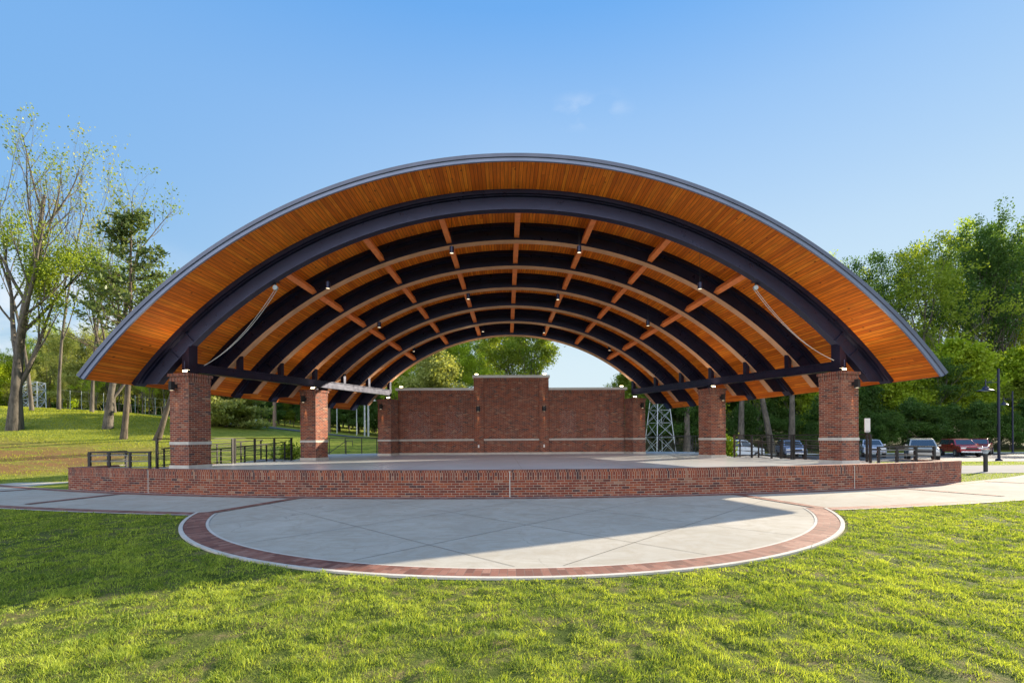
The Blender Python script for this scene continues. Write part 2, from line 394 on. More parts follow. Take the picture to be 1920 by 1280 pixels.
def ground_mat():
    m, n, l, b = mat('lawn_soil'); T = NT(n, l); pos = T.pos()
    a = T.noise(pos, .25, 5, .6); c = T.noise(pos, 2.2, 6, .7); d = T.noise(pos, 30, 4, .7)
    g = T.mixc(T.rng(c, .35, .65), (.14, .19, .018), (.34, .36, .05))
    g = T.mixc(T.math('MULTIPLY', T.rng(a, .42, .66), .55), g, (.30, .30, .07))
    g = T.mixc(T.math('MULTIPLY', T.rng(d, .4, .65), .5), g, (.045, .085, .012))
    # bare soil near the camera shows between blades
    x, y, z = T.sep(pos)
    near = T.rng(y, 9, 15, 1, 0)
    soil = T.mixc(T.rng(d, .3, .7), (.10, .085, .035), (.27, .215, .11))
    g = T.mixc(near, g, T.mixc(T.rng(c, .35, .65), (.06, .09, .015), (.15, .17, .045)))  # ground painted darker here for the shaded pockets between tufts
    sel = T.math('MULTIPLY', T.math('MULTIPLY', near, .9), T.rng(c, .50, .62), clamp=True)
    g = T.mixc(sel, g, soil)
    # leaf litter under the left trees
    bx = T.math('MULTIPLY', T.rng(x, -19, -23), T.math('MULTIPLY', T.rng(y, 20, 22.5), T.rng(y, 33, 28)), clamp=True)
    lit = T.math('MULTIPLY', bx, T.rng(T.noise(T.map(pos, (.25, .8, 1)), 1.3, 5, .65), .36, .48), clamp=True)
    g = T.mixc(T.math('MULTIPLY', lit, .85), g, T.mixc(T.rng(d, .35, .65), (.16, .065, .028), (.28, .14, .07)))
    wd = T.math('MULTIPLY', T.math('MULTIPLY', T.rng(x, 12, 18), T.rng(y, 58, 63)), .9, clamp=True)
    g = T.mixc(wd, g, T.mixc(T.rng(c, .4, .6), (.035, .05, .015), (.06, .05, .03)))
    l.new(g, b.inputs['Base Color']); b.inputs['Roughness'].default_value = .95; b.inputs['Specular IOR Level'].default_value = .1
    T.bump(T.math('ADD', T.math('MULTIPLY', c, .5), d), b, .9, .05)
    return m
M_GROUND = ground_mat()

def leaf_mat(name, dark, light, trans=.5, gloss=.35):
    m = bpy.data.materials.new(name); m.use_nodes = True; n, l = m.node_tree.nodes, m.node_tree.links; T = NT(n, l)
    for q in list(n):
        if q.type == 'BSDF_PRINCIPLED': n.remove(q)
    out = [q for q in n if q.type == 'OUTPUT_MATERIAL'][0]
    at = n.new('ShaderNodeAttribute'); at.attribute_name = 'tone'
    oi = n.new('ShaderNodeObjectInfo')
    t = T.math('ADD', T.math('MULTIPLY', at.outputs['Fac'], .75), T.math('MULTIPLY', oi.outputs['Random'], .25))
    col = T.mixc(t, dark, light)
    d = n.new('ShaderNodeBsdfDiffuse'); tr = n.new('ShaderNodeBsdfTranslucent'); g = n.new('ShaderNodeBsdfGlossy')
    l.new(col, d.inputs[0]); l.new(T.mixc(1.0, col, (1.0, .93, .42), 'MULTIPLY'), tr.inputs[0]); g.inputs['Roughness'].default_value = gloss
    g.inputs[0].default_value = (.7, .75, .7, 1)
    a = n.new('ShaderNodeMixShader'); a.inputs[0].default_value = trans; l.new(d.outputs[0], a.inputs[1]); l.new(tr.outputs[0], a.inputs[2])
    c = n.new('ShaderNodeMixShader'); c.inputs[0].default_value = .015; l.new(a.outputs[0], c.inputs[1]); l.new(g.outputs[0], c.inputs[2])
    l.new(c.outputs[0], out.inputs[0])
    return m
M_GRASS = leaf_mat('grass_blades', (.025, .12, .020), (.68, .76, .11), .5, .5)
M_GRASSH = leaf_mat('hill_grass_blades', (.16, .22, .02), (.52, .52, .06), .5, .5)
M_LEAF = leaf_mat('spring_leaves', (.10, .19, .02), (.40, .48, .06), .55)
M_LEAFD = leaf_mat('dark_leaves', (.030, .085, .022), (.13, .23, .045), .5)
M_LEAFP = leaf_mat('pale_leaves', (.22, .27, .06), (.50, .52, .17), .5)
M_LEAFB = leaf_mat('bright_leaves', (.16, .29, .018), (.52, .62, .05), .55)
M_NEEDLE = leaf_mat('pine_needles', (.05, .09, .03), (.20, .26, .08), .4)
def bark_mat(name, a, c, sc=6):
    m, n, l, b = mat(name); T = NT(n, l); pos = T.pos()
    k = T.noise(T.map(pos, (sc, sc, sc * .22)), 1, 6, .7, .4); k2 = T.noise(pos, 1.2, 3)
    col = T.mixc(T.rng(k, .35, .65), a, c); col = T.mixc(T.math('MULTIPLY', T.rng(k2, .45, .65), .4), col, tuple(x * 1.5 for x in c))
    l.new(col, b.inputs['Base Color']); b.inputs['Roughness'].default_value = .95
    T.bump(k, b, .9, .03); return m
M_BARK = bark_mat('brown_bark', (.035, .026, .018), (.12, .092, .065))
M_BARKG = bark_mat('grey_bark', (.035, .03, .023), (.135, .115, .09))

# ---------------------------------------------------------------- terrain
def sst(t): t = min(1, max(0, t)); return t * t * (3 - 2 * t)
HX = [-300, -60, -51, -42, -37, -29, -26, -19, -15, -5, 5, 20]
HZ = [6, 5.4, 5.0, 4.55, 4.25, 3.2, 2.9, 2.1, 1.7, 1.3, .8, 0]
def hz(x, y):
    H = float(np.interp(x, HX, HZ)); y0 = float(np.interp(x, [-18, -12], [18.3, 33]))
    z = H * sst((y - y0) / (46 - y0)) if y > y0 else 0.0
    if y > 60 and x < 10: z += .02 * (y - 60)
    if x > 8:
        k = sst((x - 8) / 6)
        z -= .55 * k * sst((y - 21) / 25)
        if y > 57: z += k * 9 * sst((y - 57) / 60)
    return z
def gpt(px, py):
    d = pix_dir(px, py); k = 3.0; prev = k
    while k < 400:
        x, y, z = CX + d.x * k, d.y * k, EYE + d.z * k
        if z <= hz(x, y): break
        prev = k; k += .15 + k * .004
    return Vector((CX + d.x * k, d.y * k, hz(CX + d.x * k, d.y * k)))
xs = sorted(set([-3000, -1200, -500, -250, -150] + list(np.arange(-110, 121, 2.0)) + [150, 250, 500, 1200, 3000]))
ys = sorted(set([-600, -200, -60, -30, -10] + list(np.arange(0, 130, 1.5)) + [150, 200, 300, 600, 1500, 4000]))
me = bpy.data.meshes.new('ground')
V = [(x, y, hz(x, y)) for y in ys for x in xs]; nx = len(xs)
me.from_pydata(V, [], [(j * nx + i, j * nx + i + 1, (j + 1) * nx + i + 1, (j + 1) * nx + i) for j in range(len(ys) - 1) for i in range(nx - 1)])
me.polygons.foreach_set('use_smooth', np.ones(len(me.polygons), dtype=bool))
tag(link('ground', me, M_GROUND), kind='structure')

# ---------------------------------------------------------------- paving
WC = Vector((0.1, 52.0, 0)); RC = Vector((-0.39, 12.82, 0))
def wp(R, a, z=0): return Vector((WC.x + R * math.sin(a), WC.y - R * math.cos(a), z))      # a: angle along the wall's circle
def ring_strip(name, m, C, R0, R1, a0, a1, z, n=96, kind='structure', uvflip=False):
    mb = MB()
    for i in range(n):
        t0, t1 = a0 + (a1 - a0) * i / n, a0 + (a1 - a0) * (i + 1) / n
        P = lambda R, t: Vector((C.x + R * math.sin(t), C.y - R * math.cos(t), z))
        u0, u1 = t0 * R0, t1 * R0
        pts = [P(R1, t0), P(R1, t1), P(R0, t1), P(R0, t0)]
        uv = [(0 + R1 - R0, u0), (R1 - R0, u1), (0, u1), (0, u0)] if uvflip else [(u0, 0), (u1, 0), (u1, R1 - R0), (u0, R1 - R0)]
        mb.face(pts, uv)
    return tag(mb.build(name, m), kind=kind)
AW = math.asin(15.0 / 39.07)
TH = .56
ring_strip('walkway', M_CONC, WC, 39.05, 42.0, -TH, TH, .008)
ring_strip('walkway_brick_edge', M_PAVER, WC, 39.13, 39.43, -TH, TH, .012, uvflip=True)
ring_strip('walkway_white_line', M_CURB, WC, 39.03, 39.13, -AW, AW, .016)
for a0_, a1_ in ((-TH, -.172), (.152, TH)):
    ring_strip('walkway_outer_brick_edge', M_PAVER, WC, 41.95, 42.30, a0_, a1_, .012, uvflip=True)
    ring_strip('walkway_outer_kerb', M_CURB, WC, 42.30, 42.365, a0_ - (0 if a0_ < 0 else -.004), a1_ - (.005 if a0_ < 0 else 0), .02)
# round plaza: clip the disc to the front of the walkway
def disc_part(name, m, R0, R1, z, uvflip=False, n=110, kerb=0):
    mb = MB()
    A = [-PI * .62 + i * (PI * 1.24) / n for i in range(n + 1)]
    P = lambda R, t: Vector((RC.x + R * math.sin(t), RC.y - R * math.cos(t), z))
    for i in range(n):
        t0, t1 = A[i], A[i + 1]
        if (P(R1, (t0 + t1) / 2) - WC - Vector((0, 0, z))).length < 41.98: continue
        uv = [(R1 - R0, t0 * R0), (R1 - R0, t1 * R0), (0, t1 * R0), (0, t0 * R0)]
        mb.face([P(R1, t0), P(R1, t1), P(max(R0, .001), t1), P(max(R0, .001), t0)], uv)
        if kerb:
            a, b2 = P(R1, t0), P(R1, t1); dn = Vector((0, 0, -z - .05))
            mb.face([a + dn, b2 + dn, b2, a])
    return tag(mb.build(name, m), kind='structure')
mb = MB(); n = 140; pts = []
for i in range(n + 1):
    t = -PI * .75 + i * (PI * 1.5) / n
    p = Vector((RC.x + 6.93 * math.sin(t), RC.y - 6.93 * math.cos(t), .006))
    if (Vector((p.x, p.y, 0)) - WC).length > 40.5: pts.append(p)
mb.face(pts); tag(mb.build('plaza', M_CONC), kind='structure')
disc_part('plaza_edge_highlight', M_CURB, 6.90, 6.95, .014)  # pale strip paints the highlight along the plaza's inner edge
disc_part('plaza_brick_ring', M_PAVER, 6.95, 7.305, .018, True)
disc_part('plaza_kerb', M_CURB, 7.305, 7.37, .026, kerb=1)
def band(name, a, b, w, z, m=M_PAVER):
    a, b = Vector((a[0], a[1], z)), Vector((b[0], b[1], z)); d = (b - a).normalized(); s = Vector((-d.y, d.x, 0)) * w / 2; L = (b - a).length
    mb = MB(); mb.face([a - s, b - s, b + s, a + s], [(0, 0), (0, L), (w, L), (w, 0)]); return tag(mb.build(name, m), kind='structure')
for q in (((-7.12, 10.6), (-6.25, 13.15)), ((-12.75, 12.35), (-12.1, 14.55)), ((6.55, 10.35), (5.9, 13.05)), ((12.6, 12.25), (11.55, 14.25)), ((-17.8, 14.1), (-16.2, 16.2)), ((17.8, 14.1), (16.2, 16.2))):
    band('paver_band', q[0], q[1], .26, .02)
mb = MB()
def joint(a, b, w=.011, z=.0105):
    a, b = Vector((*a, z)), Vector((*b, z)); d = (b - a).normalized(); s = Vector((-d.y, d.x, 0)) * w / 2; mb.face([a - s, b - s, b + s, a + s])
def chord(nx_, ny_, c):    # line n.x = c clipped to the plaza
    nn = Vector((nx_, ny_)).normalized(); dd = Vector((-nn.y, nn.x)); c = c / math.sqrt(nx_ ** 2 + ny_ ** 2)
    P = []
    for i in range(-1200, 1200):
        p = nn * c + dd * i * .02
        if (p - Vector((RC.x, RC.y))).length < 6.83 and (p - Vector((WC.x, WC.y))).length > 39.45:
            if abs(p.x) < 9: P.append(p)
    if len(P) > 5: joint((P[0].x, P[0].y), (P[-1].x, P[-1].y))
for c in (2.35, 5.5, 8.65, 11.8, 14.95): chord(1, 1, c)
for c in (5.9, 9.05, 12.2, 15.35, 18.5): chord(-1, 1, c)
for k in range(-12, 13):
    if abs(k) in (4, 5, 7, 10, 3, 2, 1, 0): continue
    a = k * .046; joint(wp(39.44, a)[:2], wp(41.94, a)[:2], .012, .0125)
tag(mb.build('pavement_joint', M_JOINT), kind='structure')
def poly(name, m, pts, z=None, kind='structure'):
    mb = MB(); mb.face([Vector((p[0], p[1], (hz(p[0], p[1]) + .012) if z is None else z)) for p in pts]); return tag(mb.build(name, m), kind=kind)
g = lambda a, b: plane_pt(a, b, 0.004)
L = [g(128, 896.5), g(128, 904.5), g(55, 911.5), g(-40, 919), g(-260, 930), g(-260, 916), g(0, 907)]
poly('path', M_CONC, L[::-1], .006)
# right side: strip of sidewalk, kerb, parking lot laid over the sloping ground
def drape(name, m, x0, x1, y0f, y1f, dz, nx_=24, ny_=8):
    mb = MB()
    for i in range(nx_):
        for j in range(ny_):
            q = []
            for a, b2 in ((i, j), (i + 1, j), (i + 1, j + 1), (i, j + 1)):
                x = x0 + (x1 - x0) * a / nx_; y = y0f(x) + (y1f(x) - y0f(x)) * b2 / ny_; q.append(Vector((x, y, hz(x, y) + dz)))
            mb.face(q)
    return tag(mb.build(name, m, smooth=True, merge=True), kind='structure')
drape('sidewalk', M_WALK, 15.5, 60, lambda x: 19.4 + (x - 16) * .03, lambda x: 24.4 + (x - 16) * .05, .014)
drape('parking_lot', M_ASPH, 12, 100, lambda x: 31.5, lambda x: 51, .02, 40, 14)
drape('parking_kerb', M_CURB, 12, 100, lambda x: 51.01, lambda x: 53.5, .12, 40, 2)
drape('road', M_ASPH, -60, -4, lambda x: 47.5 + (x + 20) * -.28, lambda x: 51.5 + (x + 20) * -.28, .05, 40, 3)

# ---------------------------------------------------------------- stage
FL = .61
def wall_arc(R, n=60, a0=-AW, a1=AW): return [wp(R, a0 + (a1 - a0) * i / n) for i in range(n + 1)]
stage = empty('brick_stage', (0, 16, 0), 0, 'low curved red brick stage with grey concrete floor under the arched roof', 'stage')
def at_stage(o): o.parent = stage; o.matrix_parent_inverse = Matrix.Translation((0, -16, 0)); return o
mb = MB(); n = 90; R1, R2 = 39.07, 38.77; HT = .745
for i in range(n):
    a0, a1 = -AW + 2 * AW * i / n, -AW + 2 * AW * (i + 1) / n; u0, u1 = a0 * R1, a1 * R1
    def F4(Ra, za, Rb, zb, uv): mb.face([wp(Ra, a0, za), wp(Ra, a1, za), wp(Rb, a1, zb), wp(Rb, a0, zb)], uv)
    z1 = 7 * .0677 + .005
    F4(R1, -.05, R1, z1, [(u0, -.05), (u1, -.05), (u1, z1), (u0, z1)])
    F4(R1 + .006, z1, R1 + .006, z1 + .205, [(.003, u0), (.003, u1), (.208, u1), (.208, u0)])
    F4(R1 + .006, z1 + .205, R1 + .006, HT, [(.003, u0 + .03), (.003, u1 + .03), (.07, u1 + .03), (.07, u0 + .03)])
    F4(R1 + .006, HT, R2, HT, [(0, u0), (0, u1), (.2, u1), (.2, u0)])
    F4(R2, HT, R2, 0, [(u0, HT), (u1, HT), (u1, 0), (u0, 0)])
for s in (-1, 1):   # end returns going back
    e0, e1 = wp(R1, s * AW), wp(R1 - 1.25, s * AW); w_ = .32
    c = (e0 + e1) / 2; ang = math.atan2(e1.y - e0.y, e1.x - e0.x)
    mb.box((c.x - s * .16, c.y + .02, .375), ((e1 - e0).length, .31, .75 - .012), ang)
at_stage(mb.build('front_wall', M_BRICK))
mb = MB()
for x in (278, 955, 1660):
    mb = MB()
    p = plane_pt(x, 925, 0); a = math.asin((p.x - WC.x) / 39.07); q0, q1 = wp(39.084, a - .0003), wp(39.084, a + .0003)
    mb.face([q0, q1, q1 + Vector((0, 0, .72)), q0 + Vector((0, 0, .72))])
    at_stage(mb.build('expansion_joint', M_CURB))
# floor slab
side = [(13.25, 16.2), (13.2, 17.9), (12.2, 20.4), (10.75, 23.2), (12.1, 31.2), (9.1, 32.6)]
fr = [(p.x, p.y) for p in wall_arc(38.78, 50, -.335, .335)]
outline = fr + side + [(-x, y) for x, y in side[::-1]]
mb = MB(); mb.face([Vector((x, y, FL)) for x, y in outline])
for i in range(len(outline)):
    a, b2 = outline[i], outline[(i + 1) % len(outline)]
    mb.face([(*a, -.3), (*b2, -.3), (*b2, FL), (*a, FL)], [(0, -.3), (math.dist(a, b2), -.3), (math.dist(a, b2), FL), (0, FL)], 1)
at_stage(mb.build('stage_floor', [M_STAGE, M_BRICK]))
mb = MB()
def sj(a, b2):
    a, b2 = Vector((*a, FL + .004)), Vector((*b2, FL + .004)); d = (b2 - a).normalized(); s = Vector((-d.y, d.x, 0)) * .006; mb.face([a - s, b2 - s, b2 + s, a + s])
for x in (-8, -4, 0, 4, 8): sj((x, 13.6), (x * .8, 29))
for y in (17.5, 21.5, 25.5): sj((-12.2 + (y - 17.5) * .3, y), (12.2 - (y - 17.5) * .3, y))
at_stage(mb.build('floor_joint', M_JOINT))

# ---------------------------------------------------------------- pavilion
pav = empty('pavilion', (0, 22, 0), 0, 'open arched pavilion on brick pillars with orange wood ceiling and dark steel arches', 'bandshell')
def at_pav(o, par=None):
    o.parent = par or pav
    if par is None: o.matrix_parent_inverse = Matrix.Translation((0, -22, 0))
    return o
def Rin(Y): return 16.21 - .4624 * (Y - 17.145)
def Zc(Y): return -8.04 + .278 * (Y - 17.145) + EYE
def CP(ph, Y, off): R = Rin(Y) + off; return Vector((R * math.sin(ph), Y, Zc(Y) + R * math.cos(ph)))
Y0R, Y1R = 15.65, 28.78
def phe(Y): return rad(53.65 + (Y - Y0R) * .15)
SO = .68
mb = MB(); NP, NY = 150, 10
for i in range(NP):
    for j in range(NY):
        Ya, Yb = Y0R + (Y1R - Y0R) * j / NY, Y0R + (Y1R - Y0R) * (j + 1) / NY
        f0, f1 = -1 + 2 * i / NP, -1 + 2 * (i + 1) / NP
        q = [(f0, Ya), (f1, Ya), (f1, Yb), (f0, Yb)]
        mb.face([CP(f * phe(Y), Y, SO) for f, Y in q][::-1], [(f * phe(Y0R) * 14.6, Y) for f, Y in q][::-1])
deck = at_pav(mb.build('wood_ceiling', M_WOOD, merge=True, smooth=True))
mb = MB()
OT = SO + .20
for i in range(NP):
    f0, f1 = -1 + 2 * i / NP, -1 + 2 * (i + 1) / NP
    P = lambda f, Y, off: CP(f * phe(min(max(Y, Y0R), Y1R)), Y, off)
    ys_ = [Y0R - .06, 19, 22.5, 26, Y1R + .06]
    for j in range(4): mb.face([P(f0, ys_[j], OT), P(f1, ys_[j], OT), P(f1, ys_[j + 1], OT), P(f0, ys_[j + 1], OT)])
    mb.face([P(f0, Y0R - .06, SO + .085), P(f1, Y0R - .06, SO + .085), P(f1, Y0R - .06, OT), P(f0, Y0R - .06, OT)])
    mb.face([P(f0, Y0R - .06, SO + .085), P(f0, Y0R - .02, SO + .085), P(f1, Y0R - .02, SO + .085), P(f1, Y0R - .06, SO + .085)])
    mb.face([P(f1, Y1R + .06, SO - .03), P(f0, Y1R + .06, SO - .03), P(f0, Y1R + .06, OT), P(f1, Y1R + .06, OT)])
for s in (-1, 1):
    for j in range(12):
        Ya, Yb = Y0R - .06 + (Y1R - Y0R + .12) * j / 12, Y0R - .06 + (Y1R - Y0R + .12) * (j + 1) / 12
        mb.face([P(s, Ya, SO - .02), P(s, Yb, SO - .02), P(s, Yb, OT), P(s, Ya, OT)])
at_pav(mb.build('metal_roofing', M_FASC, merge=True))
mb = MB()
for i in range(NP):
    f0, f1 = -1 + 2 * i / NP, -1 + 2 * (i + 1) / NP
    mb.face([P(f0, Y0R - .02, SO - .025), P(f1, Y0R - .02, SO - .025), P(f1, Y0R - .02, SO + .085), P(f0, Y0R - .02, SO + .085)])
    mb.face([P(f1, Y0R - .02, SO - .025), P(f0, Y0R - .02, SO - .025), P(f0, Y0R + .03, SO - .025), P(f1, Y0R + .03, SO - .025)])
at_pav(mb.build('fascia', M_FASC2, merge=True))
AY = [17.145 + i * 1.889 for i in range(7)]
def row_x(Y): return 11.73 - .3878 * (Y - 17.145)
CUT = 3.60
def phcut(Y, off): return math.acos(min(1, (CUT - Zc(Y)) / (Rin(Y) + off)))
for ia, Y in enumerate(AY):
    mb = MB(); n = 64
    def member(o0, o1, w, pf0, pf1):
        def prof(t):
            a, b2 = pf0 * t, pf1 * t
            return [CP(a, Y - w / 2, o0), CP(a, Y + w / 2, o0), CP(b2, Y + w / 2, o1), CP(b2, Y - w / 2, o1)]
        sweep(mb, prof, [-1 + 2 * k / n for k in range(n + 1)])
    member(.025, .495, .024, phcut(Y, .025), phcut(Y, .495))
    member(.496, .52, .22, phcut(Y, .496), phcut(Y, .52))
    px_ = row_x(Y)
    for s in (-1, 1):
        for dx in (-.17, .23) if ia else (-.24, .3):
            ph = math.asin((px_ + dx) / Rin(Y)) * s
            for sy in (-1, 1):
                c = (CP(ph, Y, .03) + CP(ph, Y, .49)) / 2 + Vector((0, sy * .06, 0))
                mb.box(c, (.016, .092, .45), rot=Matrix.Rotation(ph, 3, 'Y'))
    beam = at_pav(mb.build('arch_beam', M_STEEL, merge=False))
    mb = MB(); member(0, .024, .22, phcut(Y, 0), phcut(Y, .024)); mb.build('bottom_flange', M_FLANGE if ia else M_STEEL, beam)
    mb = MB()
    def prof2(t):
        a = (phe(Y) - rad(.25)) * t
        return [CP(a, Y - .17, .535), CP(a, Y + .17, .535), CP(a, Y + .17, SO - .004), CP(a, Y - .17, SO - .004)]
    sweep(mb, prof2, [-1 + 2 * k / n for k in range(n + 1)])
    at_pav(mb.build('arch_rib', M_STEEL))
    # posts
    w_ = .33 if ia == 0 else .18
    for s in (-1, 1):
        x = s * px_; hw = w_ * .63
        zt = lambda xx: Zc(Y) + math.sqrt(Rin(Y) ** 2 - xx * xx)
        zb = 3.93 if ia == 0 else 4.02 + .33 + (Y - 17.145) / 11.33 * .15 + .001
        mb = MB(); R = Matrix.Rotation(s * rad(19), 3, 'Z'); h = w_ / 2
        cs = [Vector((x, Y, 0)) + R @ Vector(q) for q in ((-h, -h, 0), (h, -h, 0), (h, h, 0), (-h, h, 0))]
        bt = [Vector((c.x, c.y, zb)) for c in cs]; tp = [Vector((c.x, c.y, zt(abs(c.x)) + .004)) for c in cs]
        for k in range(4): mb.face([bt[k], bt[(k + 1) % 4], tp[(k + 1) % 4], tp[k]])
        mb.face(tp); mb.face(bt[::-1])
        if ia == 0:
            mb.tube([cs[1 if s < 0 else 0] * 0 + Vector((x + .02 * s, Y - .26, 3.9)), Vector((x + .02 * s, Y - .26, 4.38))], .022, 6)
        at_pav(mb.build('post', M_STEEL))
# struts between the arches
for b_ in range(6):
    Ya, Yb = AY[b_] + .014, AY[b_ + 1] - .014
    for deg in (-31.2, -20.2, -10, 0, 10, 20.2, 31.2):
        mb = MB(); ph = rad(deg); Rm = Rin((Ya + Yb) / 2); dw = .10 / Rm
        def ringp(Y):
            o0, o1 = .17, .41
            return [CP(ph - dw, Y, o0), CP(ph + dw, Y, o0), CP(ph + dw, Y, o1), CP(ph - dw, Y, o1)]
        ra, rb = ringp(Ya), ringp(Yb)
        for k in range(4): mb.face([ra[k], rb[k], rb[(k + 1) % 4], ra[(k + 1) % 4]])
        mb.face(ra); mb.face(rb[::-1])
        at_pav(mb.build('strut', M_STRUT))
# side beams
for s in (-1, 1):
    a = Vector((s * row_x(17.3), 17.3, 4.02)); b2 = Vector((s * row_x(28.56), 28.56, 4.17)); d = (b2 - a); hz_ = Vector((-d.y, d.x, 0)).normalized() * .1
    mb = MB(); up = Vector((0, 0, .33))
    A = [a - hz_, a + hz_, a + hz_ + up, a - hz_ + up]; B = [b2 - hz_, b2 + hz_, b2 + hz_ + up, b2 - hz_ + up]
    for k in range(4): mb.face([A[k], A[(k + 1) % 4], B[(k + 1) % 4], B[k]])
    mb.face(A[::-1]); mb.face(B)
    for zz in (0, .305):
        h2 = hz_ * 1.35; u0, u1 = Vector((0, 0, zz - .002)), Vector((0, 0, zz + .027))
        A = [a - h2 + u0, a + h2 + u0, a + h2 + u1, a - h2 + u1]; B = [b2 - h2 + u0, b2 + h2 + u0, b2 + h2 + u1, b2 - h2 + u1]
        for k in range(4): mb.face([A[k], A[(k + 1) % 4], B[(k + 1) % 4], B[k]])
        mb.face(A[::-1]); mb.face(B)
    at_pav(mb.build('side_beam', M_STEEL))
# pillars
PC = [(11.71, 17.145), (9.60, 22.895), (7.41, 28.48)]
def pillar(x, y, rz, first=False):
    W_ = .857; mb = MB()
    mb.box((x, y, (.73 + 1.45) / 2), (W_, W_, 1.45 - .73), rz, vo=.0)
    mb.box((x, y, (1.556 + 3.62) / 2), (W_, W_, 3.62 - 1.556), rz)
    o = at_pav(mb.build('brick_pillar', M_BRICK))
    mb = MB(); mb.box((x, y, 1.41), (W_ + .014, W_ + .014, .08 - .002), rz, swap=True); mb.build('rowlock_course', M_BRICK, o)
    mb = MB(); mb.box((x, y, 3.725), (W_ + .02, W_ + .02, .208), rz, swap=True); mb.build('soldier_course', M_BRICK, o)
    mb = MB(); mb.box((x, y, 3.877), (W_ + .10, W_ + .10, .095), rz, swap=True); mb.build('brick_cap', M_BRICK, o)
    mb = MB(); mb.box((x, y, 1.503), (W_ + .035, W_ + .035, .106), rz); mb.build('stone_band', M_STONE, o)
    mb = MB(); mb.box((x, y, .672), (W_ + .05, W_ + .05, .125), rz); mb.build('base_stone', M_STONE, o)
    return o
for i, (x, y) in enumerate(PC):
    for s in (-1, 1):
        pillar(s * x, y, s * rad(18))
        if i:
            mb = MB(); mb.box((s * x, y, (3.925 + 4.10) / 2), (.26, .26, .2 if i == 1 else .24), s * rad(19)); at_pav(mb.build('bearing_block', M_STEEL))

# sconces on pillars
side_name = {-1: 'left', 1: 'right'}; row_name = ['front', 'middle', 'rear']
def sconce_proto():
    t = empty('wall_sconce', label='x', cat='wall light', group='box sconces on the brick pillars')
    mb = MB(); mb.box((0, -.17, 0), (.13, .13, .30)); mb.build('shade', M_BLACKP, t)
    mb = MB(); mb.box((0, -.05, 0), (.10, .10, .12)); mb.build('arm', M_BLACKP, t)
    mb = MB(); mb.box((0, -.17, -.152), (.08, .08, .006)); mb.build('lamp_disc', M_GLOWP, t)
    return t
sc0 = sconce_proto(); used = False
for i, (x, y) in enumerate(PC):
    for s in (-1, 1):
        rz = s * rad(18); R = Matrix.Rotation(rz, 3, 'Z')
        o = sc0 if not used else copy_tree(sc0); used = True
        p = Vector((s * x, y, 0)) + R @ Vector((s * .12, -.4315, 0)); o.location = (p.x, p.y, 3.48); o.rotation_euler = (0, 0, rz)
        o['label'] = 'black box sconce on the %s %s brick pillar' % (row_name[i], side_name[s])
        q = p + R @ Vector((0, -.07, 0)); l_ = bpy.data.lights.new('sconce_beam', 'SPOT'); l_.energy = 14; l_.spot_size = rad(22); l_.spot_blend = .7; l_.color = (1, .62, .25); l_.shadow_soft_size = .01
        lo = bpy.data.objects.new('sconce_beam', l_); COL.objects.link(lo); lo.parent = o; lo.location = (0, -.055, -.17); lo.rotation_euler = (rad(0), 0, 0)
# flood lights
def flood(loc, rz, label, group='small floodlights on pillar and wall tops'):
    t = empty('floodlight', loc, rz, label, 'floodlight', group)
    mb = MB(); mb.box((0, 0, .075), (.24, .10, .07)); mb.build('housing', M_BLACKP, t)
    mb = MB(); mb.box((0, 0, .02), (.05, .05, .05)); mb.build('bracket', M_CHROME, t)
    mb = MB(); mb.box((0, -.055, .075), (.20, .012, .05)); mb.box((0, 0, .113), (.20, .085, .006)); mb.build('lens', M_GLOW, t)
    l_ = bpy.data.lights.new('flood_beam', 'SPOT'); l_.energy = 15 if loc[2] < 4 else 10; l_.spot_size = rad(150); l_.spot_blend = 1; l_.color = (1, .78, .5); l_.shadow_soft_size = .3
    lo = bpy.data.objects.new('flood_beam', l_); COL.objects.link(lo); lo.parent = t; lo.location = (0, -.05, .16); lo.rotation_euler = (PI, 0, 0)
for i, (x, y) in enumerate(PC):
    for s in (-1, 1):
        R = Matrix.Rotation(s * rad(18), 3, 'Z'); p = Vector((s * x, y, 0)) + R @ Vector((-s * .26, -.36, 0))
        flood((p.x, p.y, 3.926), s * rad(18) , 'lit floodlight on top of the %s %s brick pillar' % (row_name[i], side_name[s]))

# ---------------------------------------------------------------- back wall
bw = empty('brick_wall', (0, 29.1, FL), 0, 'tall red brick wall behind the stage with raised centre and pale coping', 'wall')
def WB(name, boxes, m, swap=False):
    mb = MB()
    for x0, x1, y0, y1, z0, z1 in boxes: mb.box(((x0 + x1) / 2, (y0 + y1) / 2 - 29.1, (z0 + z1) / 2 - FL), (x1 - x0, y1 - y0, z1 - z0), 0, swap=swap, vo=FL)
    return mb.build(name, m, bw)
WB('wall_face', [(-6.95, -2.33, 29.1, 29.5, FL + .11, 4.53), (2.25, 6.95, 29.1, 29.5, FL + .11, 4.53), (-1.74, 1.66, 29.08, 29.5, FL + .11, 5.13)], M_BRICK)
WB('pilaster', [(-2.33, -1.74, 28.99, 29.5, FL + .11, 5.27)], M_BRICK); WB('pilaster', [(1.66, 2.25, 28.99, 29.5, FL + .11, 5.27)], M_BRICK)
WB('soldier_course', [(-1.738, 1.658, 29.0, 29.5, 5.06, 5.272)], M_BRICK, True)
WB('soldier_course', [(-6.95, -2.332, 29.085, 29.099, 4.33, 4.528)], M_BRICK, True); WB('soldier_course', [(2.252, 6.95, 29.085, 29.099, 4.33, 4.528)], M_BRICK, True)
WB('coping', [(-2.40, 2.32, 28.93, 29.56, 5.275, 5.43)], M_CAPM)
WB('coping', [(-7.1, -2.335, 29.03, 29.56, 4.53, 4.67)], M_CAPM); WB('coping', [(2.255, 7.1, 29.03, 29.56, 4.53, 4.67)], M_CAPM)
